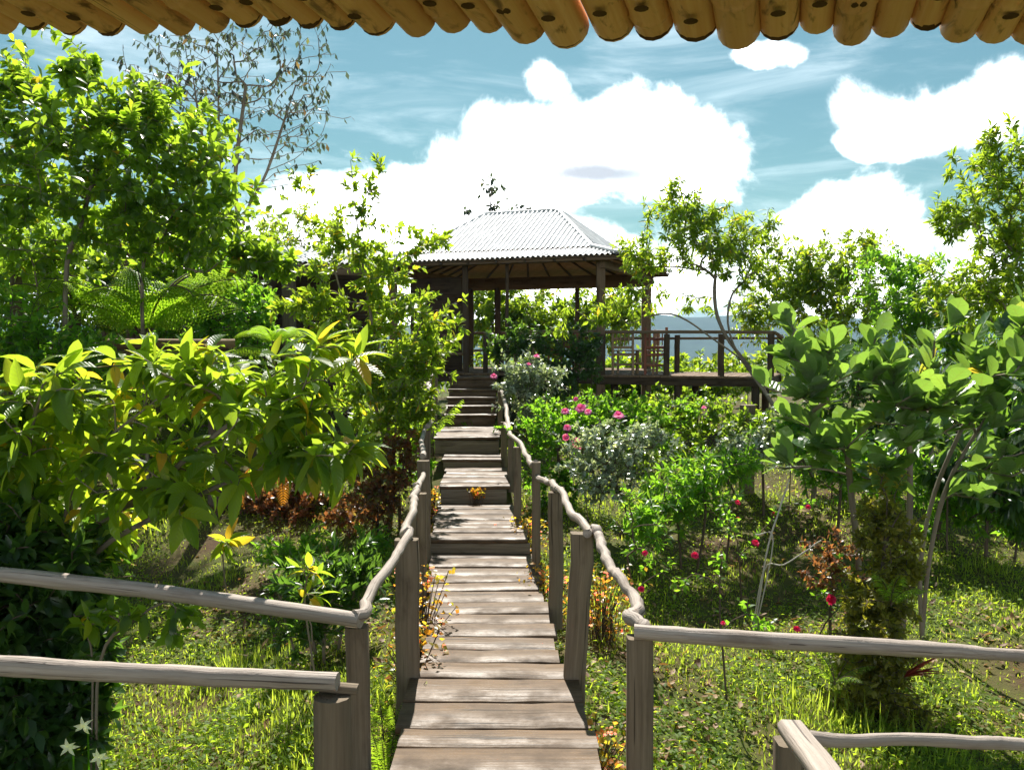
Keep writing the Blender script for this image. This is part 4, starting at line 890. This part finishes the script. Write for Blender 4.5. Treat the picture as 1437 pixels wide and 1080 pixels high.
plant('column_shrub', 'tall column-shaped shrub of tiny yellow-green leaves wrapped in ferns', 'shrub', (1228, 6.7), [[(1228, 900, 6.7), (1240, 800, 6.8), (1245, 700, 6.9)], [(1250, 6.8), (1262, 880, 6.8), (1270, 800, 6.9)]],
      [(1245, 760, 6.9, 42, 80, .3, 130), (1225, 860, 6.7, 52, 60, .35, 120), (1225, 940, 6.6, 62, 60, .35, 130), (1275, 800, 6.9, 22, 40, .2, 30), (1240, 1000, 6.5, 70, 30, .3, 40)], S(n=17, len=.18, L=.06, W=.4, seg=2, fwd=.5, out=.8, grav=-.15), 'olive', 'bark_dark', rcap=.03, parts=ST)
plant('red_leaf_shrub', 'sparse reddish-brown bush beside the column-shaped shrub', 'shrub', (1165, 7.8), [[(1165, 830, 7.8), (1165, 780, 7.8)]], [(1165, 785, 7.8, 42, 50, .35, 50)], S(n=9, len=.25, L=.055, W=.6, seg=2), 'red', 'bark_dark', rcap=.015, parts=ST)
plant('overhanging_tree', 'small-leaved tree at the picture edge reaching in over the paddle-leaved trees', 'tree', (1500, 9.6), [[(1500, 640, 9.6), (1480, 480, 9.5), (1450, 330, 9.3)], [(1500, 600, 9.6), (1440, 470, 9.4), (1380, 400, 9.3)]],
      [(1405, 240, 9.2, 55, 62, .5, 66), (1345, 310, 9.2, 50, 30, .4, 32), (1415, 330, 9.3, 65, 50, .6, 80), (1390, 405, 9.4, 110, 50, .6, 110), (1490, 280, 9.4, 60, 90, .7, 40), (1330, 235, 9.2, 12, 10, .1, 3), (1395, 195, 9.2, 18, 20, .2, 7)],
      S(n=16, len=.4, L=.105, W=.28, seg=2, fwd=.7, out=.7, grav=-.15, droop=1.0, old=.02), 'yellowgreen', rcap=.06, rt=.003)
plant('layered_tree', 'airy tree with a bent trunk and layered drooping leaves beside the pavilion corner', 'tree', (1140, 11.9), [[(1140, 670, 11.9), (1115, 625, 12.0), (1062, 530, 12.4), (1018, 470, 12.6), (1003, 420, 12.7), (1008, 340, 12.8)], [(1140, 665, 11.9), (1060, 528, 12.4), (1000, 475, 12.6), (940, 440, 12.8), (880, 455, 13)], [(1110, 610, 12), (1030, 485, 12.5), (1025, 420, 12.6), (1050, 390, 12.8)]],
      [(960, 300, 12.8, 60, 36, .5, 60), (1015, 345, 12.8, 80, 40, .7, 90), (905, 355, 13, 48, 30, .5, 44), (850, 435, 13, 48, 22, .4, 16), (900, 410, 13, 50, 28, .4, 18), (950, 260, 12.8, 14, 14, .2, 6), (1060, 385, 12.8, 50, 30, .5, 24), (780, 460, 13.2, 22, 16, .2, 5), (1000, 300, 12.8, 40, 22, .4, 14), (1060, 320, 12.8, 36, 22, .4, 14), (980, 425, 12.8, 50, 14, .3, 9)],
      S(n=13, len=.36, L=.13, W=.27, seg=2, fwd=.5, out=.8, grav=-.4, droop=1.1, old=.03), 'yellowgreen', rcap=.07, rt=.0035)
for px, D, el, lab, mt in [((1180), 16.5, [(1170, 380, 16.5, 95, 52, 1, 200), (1115, 400, 16.5, 60, 65, .8, 130), (1060, 440, 16.5, 40, 40, .6, 50), (1190, 440, 16.5, 100, 50, .8, 130), (1215, 345, 16.5, 40, 26, .6, 30)], 'yellow-green tree standing behind the first paddle-leaved tree', 'yellowgreen'),
                       ((1310), 14.5, [(1290, 430, 14.5, 90, 60, 1, 170), (1340, 470, 14.5, 90, 70, 1, 150), (1260, 375, 14.6, 60, 34, .7, 50)], 'fresh green tree behind the middle paddle-leaved tree', 'fresh'),
                       ((1440), 13.5, [(1430, 470, 13.5, 90, 90, 1, 130)], 'green tree behind the overhanging small-leaved tree', 'broad')]:
    plant('garden_tree', lab, 'tree', (px, D), [[(px, 520, D), (px - 20, 430, D)], [(px + 5, 540, D), (px + 50, 440, D)], [(px - 5, 540, D), (px - 60, 430, D)]], el, S(n=14, len=.5, L=.13, W=.32, seg=2, grav=-.15, droop=.9), mt, rcap=.06, rt=.0035)
plant('hanging_leaf_bush', 'dark bush with long hanging leaves at the foot of the leaning paddle-leaved tree', 'shrub', (1385, 10), [[(1385, 690, 10), (1380, 610, 10)], [(1430, 10), (1440, 660, 10)], [(1335, 10.2), (1330, 650, 10.2)]],
      [(1380, 640, 10, 60, 60, .6, 44), (1440, 610, 10, 60, 80, .6, 40), (1320, 640, 10.3, 45, 50, .5, 24), (1440, 700, 9.8, 40, 50, .5, 18)], S(n=11, len=.35, L=.22, W=.27, seg=3, fwd=.35, out=.5, grav=-.8, droop=.6), 'mango', 'bark_dark', rcap=.04, parts=ST)
plant('shade_bush', 'deep green thicket behind the trunks of the paddle-leaved trees', 'shrub', (1230, 12.2), [[(1230, 640, 12.2), (1230, 590, 12.2)], [(1290, 12.4), (1300, 620, 12.4)], [(1170, 12.4), (1170, 610, 12.4)]],
      [(1230, 600, 12.2, 90, 50, .7, 80), (1310, 580, 12.6, 80, 60, .7, 70), (1150, 590, 12.8, 60, 40, .6, 44), (1400, 560, 12.6, 80, 60, .7, 60), (1210, 510, 13, 100, 50, .7, 90)], S(n=12, len=.4, L=.16, W=.34, seg=2, grav=-.4), 'mango', 'bark_dark', rcap=.04, parts=ST)
plant('shade_bush', 'mid-green bush filling the slope between the bent trunk and the paddle-leaved trees', 'shrub', (1180, 10.6), [[(1180, 680, 10.6), (1180, 640, 10.6)], [(1250, 10.4), (1255, 670, 10.4)], [(1320, 10.6), (1330, 660, 10.6)]],
      [(1180, 650, 10.6, 55, 45, .5, 60), (1250, 660, 10.4, 60, 50, .5, 60), (1330, 690, 10.6, 60, 50, .5, 50), (1120, 610, 11, 40, 40, .4, 36), (1400, 720, 10, 60, 40, .5, 50)], S(n=12, len=.35, L=.11, W=.42, seg=2, grav=-.1), 'fresh', 'bark_dark', rcap=.03, parts=ST)
for px, D, el, lab, mt in [(1720, 12, [(1700, 420, 12, 130, 110, 1, 150), (1640, 520, 12, 90, 60, .8, 60)], 'green tree outside the frame past the overhanging tree', 'fresh'),
                           (-260, 11, [(-250, 380, 11, 130, 150, 1, 170)], 'green tree outside the frame past the broad-leaved tree', 'broad')]:
    plant('garden_tree', lab, 'tree', (px, D), [[(px, 560, D), (px - 20, 430, D)], [(px + 5, 560, D), (px + 60, 440, D)]], el, S(n=14, len=.5, L=.14, W=.4, seg=2, grav=-.1), mt, rcap=.06, rt=.0035)
# beyond the pavilion and the deck
plant('hedge_tree', 'sunlit yellow-green trees seen through the open pavilion', 'tree', (745, 27), [[(745, 480, 27), (740, 440, 27)], [(690, 27), (690, 440, 27)], [(800, 27), (800, 440, 27)]],
      [(870, 440, 26, 50, 50, 1, 90), (740, 448, 27, 120, 52, 1.2, 260), (680, 425, 27, 50, 45, 1, 90), (820, 445, 27, 70, 45, 1, 100), (750, 480, 27, 110, 30, 1.2, 120)], S(n=12, len=.8, L=.2, W=.45, seg=1), 'yellowgreen', rcap=.06)
plant('hedge_tree', 'low sunlit scrub beyond the deck balustrade', 'tree', (990, 23), [[(990, 520, 23)], [(930, 23), (930, 520, 23)], [(1050, 23), (1050, 520, 23)]],
      [(980, 525, 23, 90, 34, 1.2, 120), (1060, 520, 22, 60, 40, 1, 70), (890, 520, 23, 50, 40, 1, 50)], S(n=12, len=.6, L=.17, W=.45, seg=1), 'yellowgreen', rcap=.05)
plant('shade_bush', 'low thicket under and behind the pavilion floor', 'shrub', (720, 22.5), [[(720, 540, 22.5)], [(850, 22.5), (850, 540, 22.5)], [(640, 22.5), (640, 530, 22.5)]],
      [(720, 530, 22.5, 120, 36, .8, 150), (850, 530, 22.5, 110, 34, .8, 150), (960, 540, 22, 100, 26, .8, 110)], S(n=11, len=.5, L=.18, W=.45, seg=1), 'broad', 'bark_dark', rcap=.05, parts=ST)
plant('hedge_tree', 'green thicket behind the dark side building', 'tree', (540, 27), [[(540, 420, 27)], [(460, 27), (460, 400, 27)], [(620, 27), (620, 430, 27)]],
      [(540, 430, 27, 110, 50, 1.2, 90), (340, 350, 26, 100, 50, 1.2, 80), (180, 330, 26, 140, 60, 1.2, 90), (30, 330, 26, 100, 70, 1.2, 60)], S(n=12, len=.8, L=.22, W=.45, seg=1), 'broad', rcap=.05)

# ------------------------------------------------------------------ ferns
def frond(mb, st, base, az, length, rise, bend, npin=22, pinl=.3, double=True, sag=1.0):
    """arching frond; pinnae as rows of small leaflets"""
    t = np.linspace(0, 1, 16); h = np.array([math.cos(az), math.sin(az), 0])
    el = rise - bend * t ** 1.1; step = length / 15
    P = np.vstack([base, base + np.cumsum(step * (np.cos(el[:-1])[:, None] * h + np.sin(el[:-1])[:, None] * np.array([0, 0, 1.])), 0)])
    tube(st, P, np.linspace(.011, .003, 16) * length, 5, rnd=.3, cap=False)
    u = np.linspace(.16, .99, npin); Q = np.column_stack([np.interp(u, t, P[:, k]) for k in range(3)])
    T = nrm(np.column_stack([np.interp(u, t, np.gradient(P[:, k])) for k in range(3)])); side = nrm(np.cross(T, [0, 0, 1.])); upn = np.cross(side, T)
    L = pinl * length * np.sin(np.pi * np.clip(u * .86 + .1, 0, 1)) ** .8
    for sgn in (-1, 1):
        d = side * sgn + T * .35 - np.array([0, 0, .25 * sag])
        if not double:
            leaves(mb, Q, d + RNG.normal(0, .08, d.shape), upn + RNG.normal(0, .15, d.shape), L, np.minimum(L * .2, .62 * length * .83 / npin), RNG.random(npin) * .8, 2, .1, .8 * sag, 'lance'); continue
        d = nrm(d); nl = 11; s = np.linspace(.08, .97, nl)
        C = Q[:, None] + d[:, None] * (L[:, None] * s)[..., None] + np.array([0, 0, -1.]) * (L[:, None] * s ** 2 * .28 * sag)[..., None]
        ll = (L[:, None] * .17 * (1.1 - s) ** .6)
        for s2 in (-1, 1):
            dd = T[:, None] * s2 + d[:, None] * .4 + np.zeros((1, nl, 1))
            leaves(mb, C.reshape(-1, 3), dd.reshape(-1, 3), np.repeat(upn, nl, 0), ll.ravel(), ll.ravel() * .5 + .002, np.repeat(np.clip(RNG.normal(.45, .15, npin), 0, 1), nl), 1)
def fern(label, base, n, length, name='tree_fern', cat='tree fern', trunk_to=None, rise=(.9, 1.25), bend=(1.5, 2.1), double=True, pinl=.3, mat='fern', azr=(0, 6.283), npin=22):
    t = thing(name, base, label, cat); top = np.array(base, float)
    if trunk_to is not None:
        top = np.array(trunk_to, float); m1 = MB(); tube(m1, np.linspace(np.array(base) - (0, 0, .1), top, 6), np.linspace(.10, .075, 6), 9, knob=.12); m1.build('trunk', M['bark_dark'], t)
    for k in range(n):
        m2, m3 = MB(), MB(); az = azr[0] + (azr[1] - azr[0]) * (k + RNG.uniform(.2, .8)) / n
        frond(m2, m3, top, az, length * RNG.uniform(.8, 1.1), RNG.uniform(*rise), RNG.uniform(*bend), pinl=pinl, double=double, npin=npin)
        fr = m2.build('frond', L_[mat], t); m3.build('rachis', M['bark_dark'], fr)
fern('tall tree fern with bright arching fronds above the log retaining wall', ground_pt(205, 12.6), 13, 1.9, trunk_to=W(205, 478, 12.6), rise=(.95, 1.4), bend=(1.1, 2.0))
fern('tree fern with a brown trunk at the picture edge below the broad-leaved tree', ground_pt(22, 13.2), 9, 1.35, trunk_to=W(24, 385, 13.2))
fern('drooping tree fern in the shade beneath the twin trunks', ground_pt(95, 12.2), 8, 1.2, trunk_to=W(105, 440, 12.2), bend=(1.6, 2.3))
fern('dark green tree fern with curled fronds beside the dark doorway', ground_pt(385, 13.6), 8, .75, trunk_to=W(385, 485, 13.6))
fern('tree fern with blue-green fronds just behind the large veined leaves', ground_pt(300, 11.4), 8, .85, trunk_to=W(300, 525, 11.4))
fern('bushy fern growing beside the shaded stair', ground_pt(603, 14.7), 10, 1.1, 'fern', 'fern', rise=(.95, 1.4), bend=(.7, 1.3), double=False, pinl=.28)
fern('second fern overhanging the stair beneath the first', ground_pt(596, 14.2), 8, .75, 'fern', 'fern', rise=(.9, 1.35), bend=(.9, 1.4), double=False, pinl=.28)
fern('upright sword fern beside the corner post at the near end of the boardwalk', ground_pt(540, 4.85), 9, .52, 'fern', 'fern', rise=(1.05, 1.45), bend=(.2, .6), double=False, pinl=.16, npin=34)
fern('small fern at the edge of the nearest planks', ground_pt(556, 5.35), 6, .42, 'fern', 'fern', rise=(1.0, 1.45), bend=(.2, .8), double=False, pinl=.16, npin=30)
fern('fern sprouting from the column-shaped shrub', W(1250, 850, 6.45), 5, .38, 'fern', 'fern', rise=(.9, 1.4), bend=(.6, 1.2), double=False, pinl=.22, azr=(3.6, 5.8))
fern('young fern at the foot of the column-shaped shrub', W(1172, 960, 6.4), 6, .36, 'fern', 'fern', rise=(.9, 1.4), bend=(.5, 1.2), double=False, pinl=.2)
fern('rusty fern under the deck edge', ground_pt(835, 15.2), 8, .7, 'fern', 'fern', rise=(.8, 1.3), bend=(.6, 1.4), double=False, pinl=.2, mat='olive')
fern('dead orange fern hanging in front of the reddish shrub', W(390, 655, 11.0), 7, .85, 'fern', 'fern', rise=(.2, .5), bend=(2.4, 2.9), double=True, pinl=.14, mat='deadfern')
br = thing('bromeliad', W(1268, 962, 6.4), 'dark red bromeliad rosette at the side of the column-shaped shrub', 'plant')
m1 = MB(); n = 16; a = RNG.uniform(-1.5, 1.5, n); leaves(m1, np.repeat(W(1268, 950, 6.4)[None], n, 0), np.column_stack([np.cos(a), -np.abs(np.sin(a)) * .6, RNG.uniform(.3, 1.5, n)]), np.tile([0, 0, 1.], (n, 1)) + RNG.normal(0, .3, (n, 3)), .3 * RNG.uniform(.7, 1.1, n), .022, RNG.random(n), 5, .4, RNG.uniform(.2, 1.2, n), 'lance')
m1.build('leaves', L_['brom'], br)

# ------------------------------------------------------------------ begonias along the path, lilies
bg = [(590, 6.5, .18, .5, 'beside the second post of the shrub-side handrail'), (578, 5.75, .16, .4, 'between the corner post and the next handrail post'), (602, 9.4, .16, .3, 'at the left foot of the first long step'),
      (607, 11.2, .2, .35, 'on the shrub side of the upper steps'), (716, 10.45, .2, .28, 'crowding the step where the boardwalk narrows'), (736, 9.2, .22, .4, 'between two thin posts of the rose-side handrail'),
      (768, 7.6, .22, .4, 'behind the third post of the rose-side handrail'), (836, 5.0, .18, .3, 'beside the nearest planks at the thick post'), (852, 4.6, .16, .3, 'lowest along the near plank edge'), (845, 7.2, .28, .45, 'under the rose canes beyond the handrail'), (668, 10.55, .06, .12, 'sprouting on the riser in the middle of the path')]
for px, D, rw_, h, where in bg:
    b = ground_pt(px, D); t = thing('begonia', b, 'yellow and orange flowering begonia clump ' + where, 'flowers', 'begonias edging the boardwalk')
    n = int(1500 * rw_); tip = b + np.column_stack([RNG.normal(0, rw_ * .55, n), RNG.normal(0, rw_ * .6, n), RNG.uniform(.04, 1, n) ** .8 * h * (1.0 if D > 8 else 1.3)])
    if px == 668: tip = tip + np.array([0, 0, .42])
    m1, m2 = MB(), MB()
    leaves(m1, tip, RNG.normal(0, 1, (n, 3)) * (1, 1, .5), np.tile([0, 0, 1.], (n, 1)) + RNG.normal(0, .5, (n, 3)), RNG.uniform(.03, .06, n), RNG.uniform(.025, .045, n), RNG.random(n), 2, .15, .5, 'round')
    for k in range(0, n, 5): q = tip[k]; tube(m2, [[b[0] + (q[0]-b[0]) * .4, b[1] + (q[1]-b[1]) * .4, float(gz(q[0], q[1])) - .02], (b + q) / 2 + (0, 0, .02), q], .003, 4, cap=False)
    m1.build('foliage', L_['begonia'], t); m2.build('stems', M['bark_dark'], t)
    m3 = MB()
    for k in RNG.choice(n, max(4, n // 22), replace=False):
        for _ in range(3): flower_mesh(m3, tip[k] + RNG.normal(0, .012, 3) + (0, 0, .02), .013, petals=5)
    m3.build('blossoms', L_['palepink'], t)
for px, py, D, lab in ((118, 1018, 4.75, 'white starry lily bloom above the fallen leaves, highest of three'), (97, 1048, 4.6, 'white lily bloom nearest the dark dense shrub, partly turned down'), (140, 1062, 4.5, 'white lily bloom lowest of three beside the leaf litter')):
    c = W(px, py, D); t = thing('lily', (c[0], c[1], float(gz(c[0], c[1]))), lab, 'flower', 'white lilies'); m1, m2 = MB(), MB(); n = 6; a = np.arange(n) * 1.047 + RNG.uniform(0, 1)
    leaves(m1, np.repeat(c[None], n, 0), np.column_stack([np.cos(a), -.7 + .5 * np.sin(a * 2 + px), np.sin(a) * .7 + .3]), np.tile([0, -1., .4], (n, 1)), .055, .02, RNG.random(n), 5, .35, RNG.uniform(.6, 1.6, n), 'lance')
    m1.build('bloom', L_['whitep'], t); tube(m2, [(c[0], c[1] + .05, float(gz(c[0], c[1]))), (c[0], c[1] + .04, c[2] - .03), c], .005, 5); m2.build('stem', L_['fresh'], t)

# ------------------------------------------------------------------ grass, ground cover, litter
def scatter(n, dpow=1.0, xr=(-8.5, 9.5), yr=(3.0, 19)):
    D = yr[0] * (yr[1] / yr[0]) ** RNG.uniform(0, 1, n); x = RNG.uniform(-.72, .72, n) * D
    x = x + RNG.normal(0, .1, n)
    path = np.abs(x + .12 + (D - 4) * .055) < (.56 if True else 0)
    keep = ~(path & (D < 16)) & (D > 3.2); return x[keep], D[keep]
def patch(x, y): return .5 + .25 * np.sin(1.3 * x + 2.1 * np.sin(.8 * y)) + .25 * np.sin(1.7 * y - 1.2 * x + 2 * np.sin(1.1 * x))
x, y = scatter(190000); p = patch(x, y); k = RNG.random(len(x)) < .45 + .55 * ss(p, .2, .55); x, y, p = x[k], y[k], p[k]; n = len(x)
m1 = MB(); a = RNG.uniform(0, 6.283, n); el = RNG.uniform(.15, 1.3, n); cl = RNG.random(n) < .1
Lg = RNG.gamma(4, .0105, n) * (.5 + .9 * p) * np.where(patch(x * 2.3, y * 2.1 + 3) > .78, 2.1, 1)
leaves(m1, np.column_stack([x, y, gz(x, y) - .004]), np.column_stack([np.cos(a) * np.cos(el), np.sin(a) * np.cos(el), np.sin(el)]), np.column_stack([-np.cos(a), -np.sin(a), np.full(n, .3)]), Lg, RNG.uniform(.005, .011, n) * (1 + y * .06), np.clip(RNG.beta(2, 2, n) * .8 + (p < .4) * .15, 0, 1), 2, .2, RNG.uniform(-.9, -.1, n), 'lance')
tag(m1.build('grass', L_['grass']), kind='stuff')
x, y = scatter(110000); p = patch(x * 1.6 + 5, y * 1.4); k = RNG.random(len(x)) < .12 + .88 * (p > .46); x, y = x[k], y[k]; n = len(x)
m1 = MB(); a = RNG.uniform(0, 6.283, n)
leaves(m1, np.column_stack([x, y, gz(x, y) + RNG.uniform(.01, .09, n)]), np.column_stack([np.cos(a), np.sin(a), RNG.normal(.1, .4, n)]), np.tile([0, 0, 1.], (n, 1)) + RNG.normal(0, .35, (n, 3)), RNG.uniform(.025, .06, n), RNG.uniform(.015, .035, n), RNG.beta(2, 2.4, n), 2, .2, .5, 'ell')
tag(m1.build('ground_cover', L_['clover']), kind='stuff')
x, y = scatter(11000); p = patch(x * .9 + 2, y * .9 + 1); k = RNG.random(len(x)) < .1 + .9 * (p > .62); x, y = x[k], y[k]; n = len(x)
m1 = MB(); a = RNG.uniform(0, 6.283, n)
leaves(m1, np.column_stack([x, y, gz(x, y) + RNG.uniform(.01, .05, n)]), np.column_stack([np.cos(a), np.sin(a), RNG.normal(0, .2, n)]), np.tile([0, 0, 1.], (n, 1)) + RNG.normal(0, .3, (n, 3)), RNG.uniform(.05, .12, n), RNG.uniform(.02, .05, n), RNG.random(n), 3, .3, RNG.uniform(-1, 1, n), 'ell')
tag(m1.build('leaf_litter', L_['litter']), kind='stuff')

# ------------------------------------------------------------------ haze between the garden and the far hills
m, N, b, o = new_mat('pale_air'); N.n.remove(b)
pv = N.new('ShaderNodeVolumePrincipled'); pv.inputs['Color'].default_value = (.45, .68, 1, 1); pv.inputs['Density'].default_value = .00016; pv.inputs['Anisotropy'].default_value = .2
N.l.new(pv.outputs[0], o.inputs['Volume'])
mb = MB(); X0, X1, Y0, Y1, Z0, Z1 = -4200, 4200, -4200, 4200, -200, 160
mb.add([(x, y, z) for z in (Z0, Z1) for y in (Y0, Y1) for x in (X0, X1)], [[0, 2, 3, 1], [4, 5, 7, 6], [0, 1, 5, 4], [2, 6, 7, 3], [0, 4, 6, 2], [1, 3, 7, 5]])
tag(mb.build('haze', m, smooth=False), kind='stuff')
